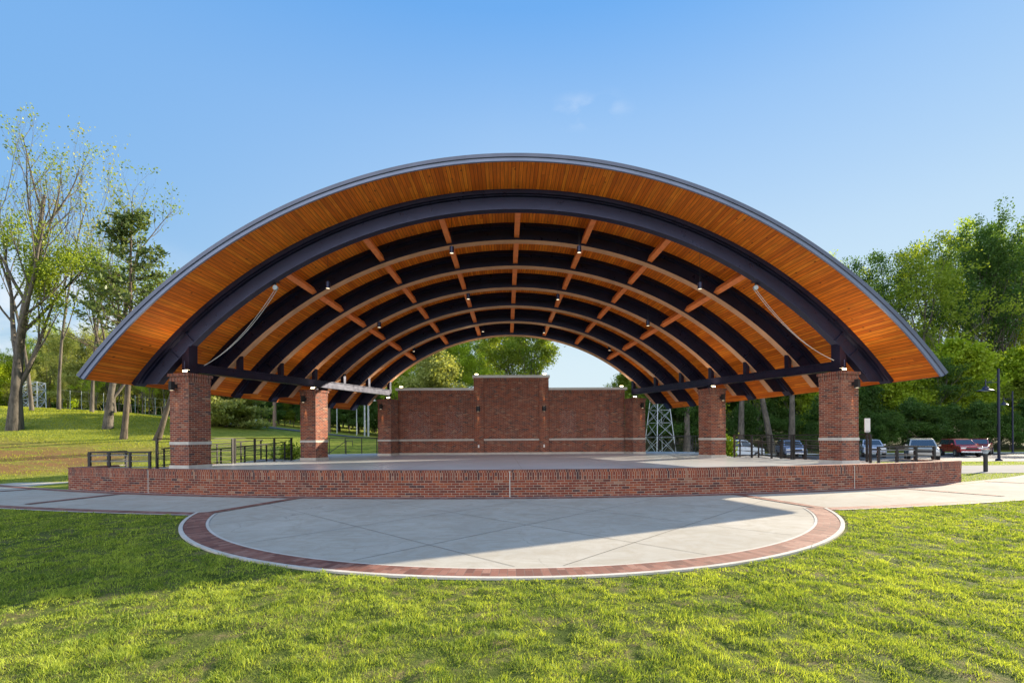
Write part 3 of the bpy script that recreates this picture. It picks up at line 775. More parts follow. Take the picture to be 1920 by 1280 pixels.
WB('stone_band', [(-6.9, -2.332, 29.065, 29.098, 1.445, 1.553)], M_STONE); WB('stone_band', [(2.252, 6.9, 29.065, 29.098, 1.445, 1.553)], M_STONE)
WB('stone_band', [(-1.738, 1.658, 29.045, 29.078, 1.445, 1.553)], M_STONE)
WB('base_stone', [(-7, 7, 28.95, 29.5, FL, FL + .108)], M_STONE)
for x0, x1 in ((-6.35, -5.0), (-4.1, -3.02), (3.0, 3.95), (5.1, 5.98)):
    WB('brick_panel', [(x0, x1, 29.088, 29.12, 1.56, 3.25)], M_HERR)
for x in (-2.05, 1.95): WB('outlet', [(x - .045, x + .045, 28.975, 28.992, 1.02, 1.19)], M_WHITE)
for x, nm_ in ((-2.07, 'left'), (1.96, 'right')):
    t = empty('wall_sconce', (x, 28.99, 3.38), 0, 'rounded black sconce on the %s pilaster of the back wall' % nm_, 'wall light', 'sconces on the back wall')
    mb = MB(); mb.lathe((0, 0, 0), [(.0, -.16), (.11, -.16), (.135, 0), (.11, .16), (0, .16)], 12, a0=PI, a1=2 * PI); mb.build('shade', M_BLACKP, t)
    mb = MB(); mb.box((0, -.055, .163), (.08, .04, .004)); mb.box((0, -.055, -.163), (.08, .04, .004)); mb.build('lamp_disc', M_GLOWP, t)
    for sz in (-1, 1):
        l_ = bpy.data.lights.new('sconce_beam', 'SPOT'); l_.energy = 16; l_.spot_size = rad(26); l_.spot_blend = .7; l_.color = (1, .62, .25); l_.shadow_soft_size = .01
        lo = bpy.data.objects.new('sconce_beam', l_); COL.objects.link(lo); lo.parent = t; lo.location = (0, -.06, sz * .18); lo.rotation_euler = (PI if sz > 0 else 0, 0, 0)
for px, z_, nm_ in ((752.5, 4.67, 'left end of the low wall coping'), (893.7, 5.43, 'left end of the raised centre coping'), (1021, 5.43, 'right end of the raised centre coping'), (1165, 4.67, 'right end of the low wall coping')):
    p = depth_pt(px, 725, 29.15); flood((p.x, 29.15, z_), 0, 'lit floodlight on the ' + nm_)

# ---------------------------------------------------------------- pendants
def pendant(x, Y, zb, label, first=None):
    t = empty('pendant_lamp', (x, Y, zb), 0, label, 'pendant lamp', 'square pendant lamps under the arched ceiling')
    mb = MB(); mb.lathe((0, 0, 0), [(.072, .005), (.085, .005), (.085, .25), (.0, .255)], 14); mb.build('shade', M_FASC if False else M_STEEL, t)
    mb = MB(); mb.lathe((0, 0, 0), [(0, .012), (.074, .012)], 12); mb.build('lamp_disc', M_GLOWP, t)
    zt = Zc(Y) + math.sqrt((Rin(Y) + SO) ** 2 - x * x) - zb
    mb = MB(); mb.tube([(0, 0, .25), (0, 0, zt)], .007, 5); mb.build('cable', M_RAIL, t)
rows = [(18.1, 'front', [(615, 541), (847, 475), (1086, 474), (1312.5, 542)]), (21.9, 'middle', [(711, 614), (878, 561), (1046, 562), (1215, 611)]), (27.4, 'rear', [(776, 659), (905.5, 622), (1020, 624), (1143, 657)])]
for Y, rn, ps in rows:
    for (px, py), cn in zip(ps, ('far left', 'centre left', 'centre right', 'far right')):
        p = depth_pt(px, py, Y); pendant(p.x, Y, p.z, 'pendant lamp at %s of the %s row under the ceiling' % (cn, rn))

# ---------------------------------------------------------------- pulleys with slack cables
for s, (pa, pb) in ((-1, ((519, 540), (386, 686))), (1, ((1414, 540), (1560, 676)))):
    a = depth_pt(pa[0], pa[1], 17.35); b2 = depth_pt(pb[0], pb[1], 17.0)
    t = empty('pulley_hoist', a, 0, 'pulley with two slack pale cables on the %s of the front arch' % side_name[s], 'hoist', 'pulleys with cables on the front arch')
    R = b2 - a
    for k in range(2):
        mb = MB(); pts = []
        for i in range(25):
            f = i / 24; sag = (.55 + .12 * k) * 4 * f * (1 - f) * .55
            off = Vector((-s * .0, 0, 0)); p = R * f + Vector((s * (-.10 + .16 * k) * (1 - f) * (.25 + f) * 2, 0, -sag)); pts.append(p + Vector((0, -.1, -.1 * (1 - f))))
        mb.tube(pts, .0105, 5); mb.build('cable', M_ROPE, t)
    mb = MB()
    for yy in (-.13, -.07): mb.tube([(0, yy - .012, -.02), (0, yy + .012, -.02)], .085, 14)
    mb.build('pulley_wheel', M_GALV, t)
    mb = MB(); mb.box((0, -.1, .11), (.05, .05, .22)); mb.box((0, -.05, .22), (.2, .24, .03)); mb.build('hook', M_BLACKP, t)

# ---------------------------------------------------------------- railings
def railing(name, pts, label, hgt=1.075, space=1.1, posts=None, group=None, bars=5, pw=.055, thick=.014, handrail=False):
    """pts: list of (x,y,floor z)"""
    pts = [Vector(p) for p in pts]; t = empty(name, pts[0], 0, label, 'railing', group); o = pts[0]
    q = [p - o for p in pts]; up = Vector((0, 0, hgt))
    mb = MB()
    for a, b2 in zip(q[:-1], q[1:]):
        d = (b2 - a); hd = Vector((d.x, d.y, 0)).normalized(); sd = Vector((-hd.y, hd.x, 0)) * .028; u2 = Vector((0, 0, .045))
        A = [a - sd, a + sd, a + sd + u2, a - sd + u2]; A = [p + up - u2 for p in A]; B = [p + d for p in A]
        for k in range(4): mb.face([A[k], B[k], B[(k + 1) % 4], A[(k + 1) % 4]])
        mb.face(A); mb.face(B[::-1])
    mb.build('top_rail', M_RAIL, t)
    for a, b2 in zip(q[:-1], q[1:]):
        d = b2 - a; n_ = max(1, round(d.length / space)); rz = math.atan2(d.y, d.x)
        for i in range(n_ + 1):
            p = a + d * min(max(i / n_, .02), .98)
            mb = MB(); mb.box(p + Vector((0, 0, (hgt - .045) / 2)), (pw, pw * .8, hgt - .047), rz); mb.build('rail_post', M_RAIL, t)
    mb = MB()
    for a, b2 in zip(q[:-1], q[1:]):
        for k in range(bars):
            z = Vector((0, 0, .12 + (hgt - .25) * k / max(1, bars - 1))); mb.tube([a + z, b2 + z], thick / 2, 4)
    if bars: mb.build('infill_cable', M_CABLE if name == 'landing_railing' else M_RAIL, t)
    return t
for s in (-1, 1):
    sn = side_name[s]
    railing('railing', [(s * 12.95, 17.2, FL), (s * 12.85, 17.95, FL), (s * 12.0, 20.35, FL), (s * 10.62, 22.85, FL)], 'black stage guard rail between the front and middle %s pillars' % sn, thick=.03, pw=.075)
    railing('railing', [(s * 11.9, 31.05, FL), (s * 9.05, 32.4, FL)], 'black guard rail behind the stage near the rear %s pillar' % sn, thick=.022)
    railing('railing', [(s * 10.4, 24.2, FL), (s * 11.9, 30.95, FL)], 'black guard rail running back from the middle %s pillar' % sn, thick=.022)
    # landing and ramp
    zl = .17; zr = .57
    railing('landing_railing', [(s * 14.85, 18.3, zl), (s * 14.95, 16.75, zl), (s * 12.75, 16.65, zl)], 'low black landing rail behind the %s end of the front wall' % sn, thick=.05, pw=.075, hgt=1.06, space=.72)
    railing('railing', [(s * 13.15, 19.6, .25), (s * 11.25, 23.6, FL - .03)], 'inner black handrail of the %s ramp' % sn, .92, bars=4, thick=.028)
    railing('railing', [(s * 14.75, 20.0, .25), (s * 12.75, 24.3, FL - .03)], 'outer black rail of the %s ramp' % sn, 1.02, bars=5, thick=.028)
    t = empty('brick_ramp', (s * 13.5, 20, 0), 0, 'concrete ramp with low brick side walls beside the %s of the stage' % sn, 'ramp')
    def RB(name, quads, m):
        mb = MB()
        for qd in quads: mb.face([Vector(p) - Vector((s * 13.5, 20, 0)) for p in qd])
        return mb.build(name, m, t)
    RB('ramp_surface', [[(s * 13.1, 19.5, .25), (s * 14.8, 20, .25), (s * 12.8, 24.4, FL), (s * 11.1, 23.6, FL)], [(s * 12.8, 16.5, zl), (s * 15.05, 16.5, zl), (s * 14.8, 20, .25), (s * 13.1, 19.5, .25)]], M_WALK)
    mb = MB()
    def lw(a, b2, z0, z1):
        a, b2 = Vector(a), Vector(b2); d = b2 - a; c = (a + b2) / 2 - Vector((s * 13.5, 20)); mb.box((c.x, c.y, (z0 + z1) / 2), (d.length, .2, z1 - z0), math.atan2(d.y, d.x))
    lw((s * 15.0, 19.9), (s * 12.95, 24.5), -.2, .50); lw((s * 15.05, 18.5), (s * 13.3, 18.9), -.2, .42); lw((s * 15.1, 16.4), (s * 15.1, 18.4), -.2, .30)
    mb.build('ramp_wall', M_BRICK, t)
# stair handrail at the rear left
t = empty('handrail', (-11.2, 29.5, FL), 0, 'short sloping black stair handrail at the rear left of the stage', 'handrail')
mb = MB(); mb.tube([(-.4, .6, .05), (.55, 1.3, .86), (.9, 1.45, .86), (.9, 1.45, .5)], .022, 6); mb.build('grab_rail', M_RAIL, t)
mb = MB(); mb.tube([(.55, 1.3, 0), (.55, 1.3, .86)], .02, 6); mb.build('rail_post', M_RAIL, t)

# ---------------------------------------------------------------- street furniture
def lamp(px, pyb, pyt, arm_px, lamp_y, label):
    p = gpt(px, pyb); d = pix_dir(px, pyt); h = EYE + d.z * p.y / d.y - p.z
    t = empty('street_lamp', p, 0, label, 'street lamp', 'street lamps along the sidewalk')
    mb = MB(); mb.tube([(0, 0, .05), (0, 0, h)], .085, 10, .07); mb.build('pole', M_STEEL, t)
    mb = MB(); mb.lathe((0, 0, 0), [(.2, 0), (.2, .12), (.1, .2), (0, .2)], 12); mb.build('base', M_STEEL, t)
    q = depth_pt(arm_px, lamp_y, p.y) - p; sc_ = abs(q.x)
    mb = MB(); mb.box((q.x / 2, 0, q.z + .62), (sc_, .05, .05)); mb.tube([(q.x * .85, 0, q.z + .62), (q.x * .25, 0, q.z + .85), (0, 0, h * .97)], .015, 5); mb.tube([(q.x, 0, q.z + .85), (q.x, 0, q.z + .2)], .035, 6); mb.build('arm', M_STEEL, t)
    r = .48
    mb = MB(); mb.lathe((q.x, 0, q.z), [(r, 0), (r, .03), (r * .72, .09), (.2, .14), (.17, .26), (.1, .34), (0, .34)], 20); mb.build('lamp_shade', M_STEEL, t, smooth=True)
    mb = MB(); mb.lathe((q.x, 0, q.z), [(0, -.03), (.2, .0), (.3, .03)], 14); mb.build('lens', M_LAMPR, t, smooth=True)
    return t
lamp(1873, 864, 691, 1848, 733, 'tall black street lamp with hanging bell shade, nearest on the right')
lamp(1899, 850, 733, 1882, 759, 'smaller black street lamp farther back at the right edge')
p = gpt(1848, 885)
t = empty('bollard_light', p, 0, 'black bollard light with flared clear top beside the right walkway', 'bollard light')
sc_ = p.y / F
mb = MB(); mb.lathe((0, 0, 0), [(3.3 * sc_, 0), (3.3 * sc_, 35 * sc_), (0, 35 * sc_)], 14); mb.build('post', M_BLACKP, t)
mb = MB(); mb.lathe((0, 0, 0), [(3 * sc_, 35 * sc_), (6 * sc_, 41 * sc_), (2.4 * sc_, 41 * sc_), (2.4 * sc_, 35 * sc_)], 14); mb.build('diffuser', M_LAMPR, t)
mb = MB(); mb.lathe((0, 0, 0), [(6.6 * sc_, 41 * sc_), (6.6 * sc_, 43 * sc_), (0, 43.5 * sc_), (0, 41 * sc_), (6.6 * sc_, 41 * sc_)], 16); mb.build('cap', M_FASC, t)
# sign board on post
p = depth_pt(1626.5, 867, 17.9); zt = depth_pt(1626.5, 784, 17.9).z; zb = depth_pt(1626.5, 809, 17.9).z
t = empty('sign', (p.x, 17.9, .3), 0, 'blank white rectangular sign board on a black post beside the front right pillar', 'sign')
mb = MB(); mb.box((0, .02, (zb + .05 - .3) / 2), (.07, .06, zb + .05 - .3)); mb.build('post', M_RAIL, t)
mb = MB(); mb.box((0, 0, (zb + zt) / 2 - .3), (.215, .03, zt - zb)); mb.build('board', M_WHITE, t)
mb = MB(); mb.box((0, .02, zb - .3 + .0), (.14, .07, .05)); mb.build('bracket', M_WHITE, t)

# lattice tower
def lattice(px, pyb, halfpx, hgt, Yd, label, w_top=.35, panels=12, name='lattice_tower', taper_h=None):
    p = depth_pt(px, pyb, Yd); p.z = hz(p.x, p.y); W0 = halfpx * Yd / F
    t = empty(name, p, rad(17), label, 'tower'); mb = MB(); H = hgt
    wz = lambda z: max(w_top, W0 * (1 - z / (taper_h or H)))
    zs = [0]; 
    while zs[-1] < H: zs.append(min(H, zs[-1] + max(1.0, wz(zs[-1]) * 1.5)))
    C4 = [(-1, -1), (1, -1), (1, 1), (-1, 1)]
    for c in C4:
        mb.tube([(c[0] * wz(z), c[1] * wz(z), z) for z in zs], .075 * Yd / 70, 4)
    mb.build('leg', M_GALV, t); mb = MB()
    for z0, z1 in zip(zs[:-1], zs[1:]):
        for k in range(4):
            a, b2 = C4[k], C4[(k + 1) % 4]
            A0, B0 = Vector((a[0] * wz(z0), a[1] * wz(z0), z0)), Vector((b2[0] * wz(z0), b2[1] * wz(z0), z0))
            A1, B1 = Vector((a[0] * wz(z1), a[1] * wz(z1), z1)), Vector((b2[0] * wz(z1), b2[1] * wz(z1), z1))
            r = .036 * Yd / 70
            mb.tube([A0, B1], r, 4); mb.tube([B0, A1], r, 4); mb.tube([A1, B1], r, 4)
    mb.build('bracing', M_GALV, t)
lattice(1237, 845, 21, 21, 55.5, 'pale steel lattice power tower behind the stage seen by the rear right pillar', taper_h=15)
lattice(62, 765, 13, 3.6, 62, 'white lattice mast on the hill behind the big left tree', w_top=.8, taper_h=60)
def pole(px, pyb, pyt, r, m, label, Yd=None, group='tall poles beyond the lawn'):
    p = gpt(px, pyb) if Yd is None and not 470 < px < 700 else depth_pt(px, pyb, Yd or 57)
    p.z = hz(p.x, p.y)
    h = depth_pt(px, pyt, p.y).z - p.z
    mb = MB(); mb.tube([(0, 0, -.3), (0, 0, h)], r, 8, r * .75); o = mb.build('utility_pole', m, None, loc=p); tag(o, label, 'pole', group); return o
for px, yb, yt, r, m, lb in ((480, 799, 700, .10, M_GALV, 'thin grey pole leftmost of those seen under the left eave'), (515, 802, 690, .21, M_POLEW, 'brown wooden utility pole beyond the lawn by the middle left pillar'),
                             (617, 812, 640, .2, M_POLEW, 'tan utility pole right behind the middle left pillar'), (632, 812, 745, .07, M_GALV, 'thin pole just right of the middle left pillar'),
                             (669, 813, 745, .07, M_GALV, 'thin pale pole halfway between middle and rear left pillars'), (684, 814, 730, .11, M_GALV, 'grey pole second left of the rear left pillar'), (691, 814, 730, .12, M_GALV, 'pale pole nearest the rear left pillar'),
                             (115, 765, 600, .20, M_GALV, 'tall pale pole on the hill left of the roof tip'), (121, 765, 600, .17, M_POLEW, 'tall brown pole on the hill beside a pale one'), (148, 766, 715, .16, M_POLEW, 'brown pole on the hill, left of a cluster of three'),
                             (154, 766, 715, .13, M_GALV, 'pale pole on the hill, middle of a cluster of three'), (160, 766, 715, .16, M_POLEW, 'brown pole on the hill, right of a cluster of three'), (104, 763, 715, .08, M_POLEW, 'thin brown pole on the hill near the lattice mast'),
                             (1298, 841, 740, .10, M_GALV, 'pale leaning pole left of the middle right pillar'),):
    o = pole(px, yb, yt, r, m, lb)
# pole lamp head near the rear left pillar
p = depth_pt(697, 751, 49)
t = empty('area_light', p, 0, 'white square area light head beside the rear left pillar', 'area light')
mb = MB(); mb.box((0, 0, 0), (.75, .5, .1)); mb.build('housing', M_WHITE, t)
mb = MB(); mb.tube([(-.05, 0, .05), (-.28, 0, .6), (.2, 0, .6), (.3, 0, .05)], .05, 5); mb.build('yoke', M_WHITE, t)
# chain link fence on the ridge
a, b2 = gpt(110, 766.5), gpt(345, 784)
t = empty('chain_link_fence', a, 0, 'thin pale chain link fence along the top of the left lawn', 'fence')
mb = MB()
for i in range(13):
    p = a.lerp(b2, i / 12); p.z = hz(p.x, p.y); mb = MB(); mb.tube([p - a - Vector((0, 0, .2)), p - a + Vector((0, 0, 1.8))], .022, 5); mb.build('fence_post', M_GALV, t)
mb = MB()
for z in (.15, .95, 1.78): mb.tube([Vector((0, 0, z)), b2 - a + Vector((0, 0, z))], .008, 4)
mb.build('fence_wire', M_GALV, t)

# ---------------------------------------------------------------- cars
def car_paint(name, c): return simple(name, c, .3, .15, .04, 1, 0, .6, .8)
def car(name, label, loc, rz, paint, kind='sedan', group='parked cars beyond the stage'):
    t = empty(name, loc, rz, label, 'car', group)
    # side profiles (x along length, z); front at -x
    if kind == 'suv':
        L_, W_ = 4.8, 1.9
        low = [(-2.4, .45), (-2.42, .8), (-2.3, 1.02), (-1.3, 1.14), (2.3, 1.16), (2.42, .95), (2.42, .45)]
        cab = [(-1.35, 1.13), (-.62, 1.68), (.2, 1.76), (2.05, 1.74), (2.32, 1.15)]
    elif kind == 'van':
        L_, W_ = 4.9, 1.95
        low = [(-2.45, .4), (-2.48, .75), (-2.3, .98), (-1.7, 1.12), (2.4, 1.18), (2.46, .9), (2.46, .4)]
        cab = [(-1.75, 1.11), (-.85, 1.66), (.1, 1.76), (2.0, 1.74), (2.36, 1.17)]
    else:
        L_, W_ = 4.7, 1.8
        low = [(-2.35, .35), (-2.36, .62), (-2.2, .78), (-1.15, .95), (1.6, 1.0), (2.3, .95), (2.35, .7), (2.35, .35)]
        cab = [(-1.15, .94), (-.4, 1.38), (.3, 1.44), (1.0, 1.38), (1.75, .99)]
    hw = W_ / 2; wx = (-1.48, 1.5); wr = .36 if kind != 'sedan' else .32
    def loft(prof, w0, w1, zlo, zhi, mb, mi=0):
        n_ = len(prof); R = []
        for fy in (-1, 1):
            R.append([Vector((x, fy * (w0 + (w1 - w0) * max(0, min(1, (z - zlo) / (zhi - zlo)))), z)) for x, z in prof])
        for k in range(n_):
            k2 = (k + 1) % n_
            # rounded crown: insert a middle line
            mb.face([R[0][k], R[1][k], R[1][k2], R[0][k2]], None, mi)
        mb.face(R[0], None, mi); mb.face(R[1][::-1], None, mi)
    mb = MB(); loft(low, hw - .02, hw - .08, .4, 1.15, mb)
    sh = Vector((0, 0, 0)); body = mb.build('body', paint, t, merge=True)
    bv = body.modifiers.new('bevel', 'BEVEL'); bv.width = .07; bv.segments = 2
    zt_ = max(z for x, z in cab)
    mb = MB(); loft(cab, hw - .10, hw - .28, cab[0][1], zt_, mb); o = mb.build('cabin', paint, t, merge=True)
    bv = o.modifiers.new('bevel', 'BEVEL'); bv.width = .05; bv.segments = 2
    # windows slightly proud
    def wy(z): return hw - .10 + (-.18) * (z - cab[0][1]) / (zt_ - cab[0][1]) + .006
    z0, z1 = cab[0][1] + .05, zt_ - .1
    def lerp_x(e0, e1, z): (xa, za), (xb, zb_) = e0, e1; return xa + (xb - xa) * (z - za) / (zb_ - za)
    fx0, fx1 = lerp_x(cab[0], cab[1], z0) + .12, lerp_x(cab[0], cab[1], min(z1, cab[1][1] - .02)) + .12
    rx0, rx1 = lerp_x(cab[-1], cab[-2], z0) - .12, lerp_x(cab[-1], cab[-2], min(z1, cab[-2][1] - .02)) - .12
    mid = .1
    for sy in (-1, 1):
        for (a0, a1, b0, b1) in ((fx0, fx1, mid - .04, mid - .04), (mid + .04, mid + .04, rx0, rx1)):
            mb = MB(); q = [(a0, sy * wy(z0), z0), (b0, sy * wy(z0), z0), (b1, sy * wy(z1), z1), (a1, sy * wy(z1), z1)]
            mb.face(q if sy < 0 else q[::-1]); mb.build('window', M_GLASS, t)
    def slab(e0, e1, nm2):
        (xa, za), (xb, zb_) = e0, e1; d = Vector((xb - xa, 0, zb_ - za)); nrm = Vector((-d.z, 0, d.x)).normalized() * .012
        if (nrm.x > 0) == (xa < 0): nrm = -nrm
        A, B = Vector((xa, 0, za)) + d * .08 + nrm, Vector((xa, 0, za)) + d * .92 + nrm
        mb = MB(); mb.face([A + Vector((0, -wy(A.z) + .1, 0)), A + Vector((0, wy(A.z) - .1, 0)), B + Vector((0, wy(B.z) - .1, 0)), B + Vector((0, -wy(B.z) + .1, 0))]); mb.build(nm2, M_GLASS, t)
    slab(cab[0], cab[1], 'windshield'); slab(cab[-1], cab[-2], 'rear_window')
    for x in wx:
        for sy in (-1, 1):
            wc = Vector((x, sy * (hw - .1), wr))
            mb = MB(); mb.tube([wc - Vector((0, .12, 0)), wc + Vector((0, .12, 0))], wr, 18); w_ = mb.build('wheel', M_TIRE, t)
            mb = MB(); yy = sy * .125; mb.tube([wc + Vector((0, yy - .01, 0)), wc + Vector((0, yy + .006, 0))], wr * .62, 14); mb.build('rim', M_CHROME, w_)
    xf = low[0][0]
    for sy in (-1, 1):
        mb = MB(); mb.box((xf + .02, sy * (hw - .33), low[1][1] + .06), (.1, .42, .15)); mb.build('headlight', M_WHITE, t)
        mb = MB(); mb.box((-xf + .03, sy * (hw - .26), low[1][1] + .12), (.07, .25, .22)); mb.build('tail_light', M_TAIL, t)
        mb = MB(); mb.box((cab[0][0] + .45, sy * (hw + .03), cab[0][1] + .1), (.16, .16, .12)); mb.build('mirror', paint, t)
    mb = MB(); mb.box((xf - .02, 0, low[1][1] - .0), (.06, .95, .16)); mb.build('grille', M_BLACKP, t)
    mb = MB(); mb.box((xf - .035, 0, .50), (.09, W_ - .25, .14)); mb.build('bumper', M_CHROME if kind == 'suv' else paint, t)
    return t
PR, PW, PS, PGD, PB, PDR = car_paint('red_paint', (.33, .012, .014)), car_paint('white_paint', (.62, .63, .64)), car_paint('silver_paint', (.38, .42, .50)), car_paint('champagne_paint', (.42, .40, .36)), car_paint('blue_paint', (.22, .28, .42)), car_paint('dark_red_paint', (.24, .01, .014))
def park(px, Y, rz, *a, **k):
    p = depth_pt(px, 840, Y); p.z = hz(p.x, p.y) + .02; return p, rz
def cc(px, Y, rz, name, label, paint, kind):
    p, r = park(px, Y, rz); return car(name, label, p, r, paint, kind)
cc(1799, 47, rad(67), 'parked_suv', 'red sport utility vehicle facing the stage, left of the darker red minivan', PR, 'suv')
cc(1836, 50.5, rad(40), 'parked_minivan', 'dark red minivan parked at the far right behind the red utility vehicle', PDR, 'van')
cc(1727, 38, rad(52), 'parked_car', 'pale champagne car behind the low right railing', PGD, 'van')
cc(1632, 47, rad(60), 'parked_suv', 'silver blue utility vehicle just right of the front right pillar', PS, 'suv')
cc(1378, 40, rad(200), 'parked_car', 'white car beside the bright shrub at the middle right pillar', PW, 'suv')
cc(1482, 46, rad(70), 'parked_car', 'blue grey car seen through the right stage railing', PB, 'suv')

# ---------------------------------------------------------------- trees
rng = np.random.default_rng(11)
def leaves_mesh(name, C, size, tone, flat=0.0, aspect=1.5):
    """C (n,3) leaf centres -> rhombic quads"""
    n = len(C); d = rng.normal(size=(n, 3)); d[:, 2] *= (1 - flat); d /= np.linalg.norm(d, axis=1)[:, None]
    e = rng.normal(size=(n, 3)); e -= (e * d).sum(1)[:, None] * d; e /= np.linalg.norm(e, axis=1)[:, None]
    s = size if np.ndim(size) else np.full(n, size); s = s * rng.uniform(.6, 1.3, n)
    a = d * (s * .5 * aspect)[:, None]; b = e * (s * .5)[:, None]
    v = np.stack([C - a, C - b * 1.0 + a * .1, C + a, C + b * 1.0 + a * .1], 1).reshape(-1, 3)
    me = bpy.data.meshes.new(name); me.vertices.add(4 * n); me.vertices.foreach_set('co', v.astype(np.float32).ravel())
    me.loops.add(4 * n); me.loops.foreach_set('vertex_index', np.arange(4 * n, dtype=np.int32))
    me.polygons.add(n); me.polygons.foreach_set('loop_start', np.arange(0, 4 * n, 4, dtype=np.int32)); me.polygons.foreach_set('loop_total', np.full(n, 4, dtype=np.int32))
    at = me.attributes.new('tone', 'FLOAT', 'FACE'); at.data.foreach_set('value', np.clip(tone, 0, 1).astype(np.float32))
    me.update(calc_edges=True); return me
def grow(seed, H, r0, levels=4, spread=.6, nb=(5, 4, 4), up=.35, trunk_frac=.35, gnarl=.12, lean=(0, 0), first=.3):
    """returns list of limb polylines [(pts, radii)] and list of tip points"""
    R = random.Random(seed); limbs = []; tips = []
    def limb(p, d, L, r, lv):
        n = 6 if lv == 0 else 5; pts = [p]; rs = [r]; cur = p; dd = d.normalized()
        for i in range(n):
            gg = gnarl * (.45 if lv == 0 else 1); dd = (dd + Vector((R.gauss(0, gg), R.gauss(0, gg), R.gauss(0, gnarl) + (up * .12 if lv else 0)))).normalized()
            cur = cur + dd * (L / n); pts.append(cur); rs.append(r * (1 - .72 * (i + 1) / n))
        limbs.append((pts, rs))
        if lv >= levels - 1: tips.extend(pts[2:]); return
        k = nb[min(lv, len(nb) - 1)]
        for j in range(k):
            f = (first if lv == 0 else .3) + (1 - (first if lv == 0 else .3)) * (j + R.random() * .8) / k; f = min(f, .98)
            i = min(int(f * n), n - 1); q = pts[i].lerp(pts[i + 1], f * n - i); dl = (pts[i + 1] - pts[i]).normalized()
            az = R.random() * 2 * PI if lv else (j * 2.4 + R.random() * .8)
            side_ = Vector((math.cos(az), math.sin(az), 0)); side_ = (side_ - dl * side_.dot(dl))
            if side_.length < .1: side_ = Vector((0, 1, .1))
            side_.normalize(); sp = spread * R.uniform(.7, 1.25)
            nd = (dl * math.cos(sp) + side_ * math.sin(sp) + Vector((0, 0, up * .3))).normalized()
            limb(q, nd, L * R.uniform(.42, .62) * (1.1 - .45 * f), rs[i] * R.uniform(.42, .6), lv + 1)
    limb(Vector((0, 0, -.25)), Vector((lean[0], lean[1], 1)), H * .93, r0, 0)
    return limbs, tips
def wood_mesh(limbs, minr=.0, flare=0.0):
    mb = MB()
    for li, (pts, rs) in enumerate(limbs):
        if rs[0] < minr: continue
        n = 9 if rs[0] > .2 else (6 if rs[0] > .06 else 4)
        # variable radius tube
        rings = []
        for i, p in enumerate(pts):
            t = (pts[min(i + 1, len(pts) - 1)] - pts[max(i - 1, 0)]).normalized(); a = t.cross(Vector((.3, 1, .1))).normalized(); b = t.cross(a)
            r = rs[i] * (1 + (flare if (li == 0 and i == 0) else 0)); base = len(mb.v)
            for k in range(n): an = 2 * PI * k / n; mb.v.append(tuple(p + a * math.cos(an) * r + b * math.sin(an) * r))
            rings.append(base)
        for i in range(len(pts) - 1):
            for k in range(n):
                k2 = (k + 1) % n; mb.f.append((rings[i] + k, rings[i] + k2, rings[i + 1] + k2, rings[i + 1] + k)); mb.m.append(0); mb.uv += [(0, 0)] * 4
    return mb
def clump(tips, per, rad_, keep=1.0, squash=.8, seed=0):
    R = np.random.default_rng(seed); T_ = np.array([tuple(t) for t in tips]).reshape(-1, 3); T_ = T_[R.random(len(T_)) < keep]
    n = len(T_); tt = R.random(n)
    C = np.repeat(T_, per, 0) + R.normal(size=(n * per, 3)) * rad_ * np.array([1, 1, squash]); tone = np.repeat(tt, per) * .6 + R.random(n * per) * .4
    return C, tone
def make_tree(name, label, loc, limbs, C, tone, size, leafm, barkm, group=None, cat='tree', rz=0, sc=1, minr=0, flare=.3, aspect=1.5, crown='crown'):
    t = empty(name, loc, rz, label, cat, group)
    wood_mesh(limbs, minr, flare).build('trunk', barkm, t, smooth=True)
    link(crown, leaves_mesh(crown, C, size, tone, aspect=aspect), leafm, t)
    t.scale = (sc, sc, sc)
    return t
# -- the four near trees on the left lawn
p1 = gpt(27, 805); H1 = depth_pt(60, 195, p1.y).z - p1.z
H1 /= 1.24; lim, tips = grow(3, H1, .29 * p1.y / 28, 5, .55, (10, 6, 5, 3), .75, gnarl=.07, first=.14)
C, tn = clump(tips, 3, .16, .16, seed=1)
low_t = sorted(tips, key=lambda t: t.z)[:len(tips) // 4]; C2, tn2 = clump(low_t, 17, .38, .75, seed=2)
make_tree('tree', 'large grey trunked tree with sparse new leaves, nearest the left edge', p1, lim, np.concatenate([C, C2]), np.concatenate([tn, tn2]), .105, M_LEAF, M_BARKG, flare=.45)
p2 = gpt(201, 804); H2 = depth_pt(190, 345, p2.y).z - p2.z
H2 /= 1.15; lim, tips = grow(8, H2, .20 * p2.y / 28, 5, .6, (9, 6, 4, 3), .7, gnarl=.10, first=.12)
C, tn = clump(tips, 3, .22, .2, seed=3); low_t = sorted(tips, key=lambda t: t.z)[:len(tips) // 3]; C2, tn2 = clump(low_t, 12, .5, .8, seed=4)
make_tree('tree', 'spreading tree with short forked trunk and fresh leaves left of the roof tip', p2, lim, np.concatenate([C, C2]), np.concatenate([tn, tn2]), .12, M_LEAF, M_BARKG, flare=.4)
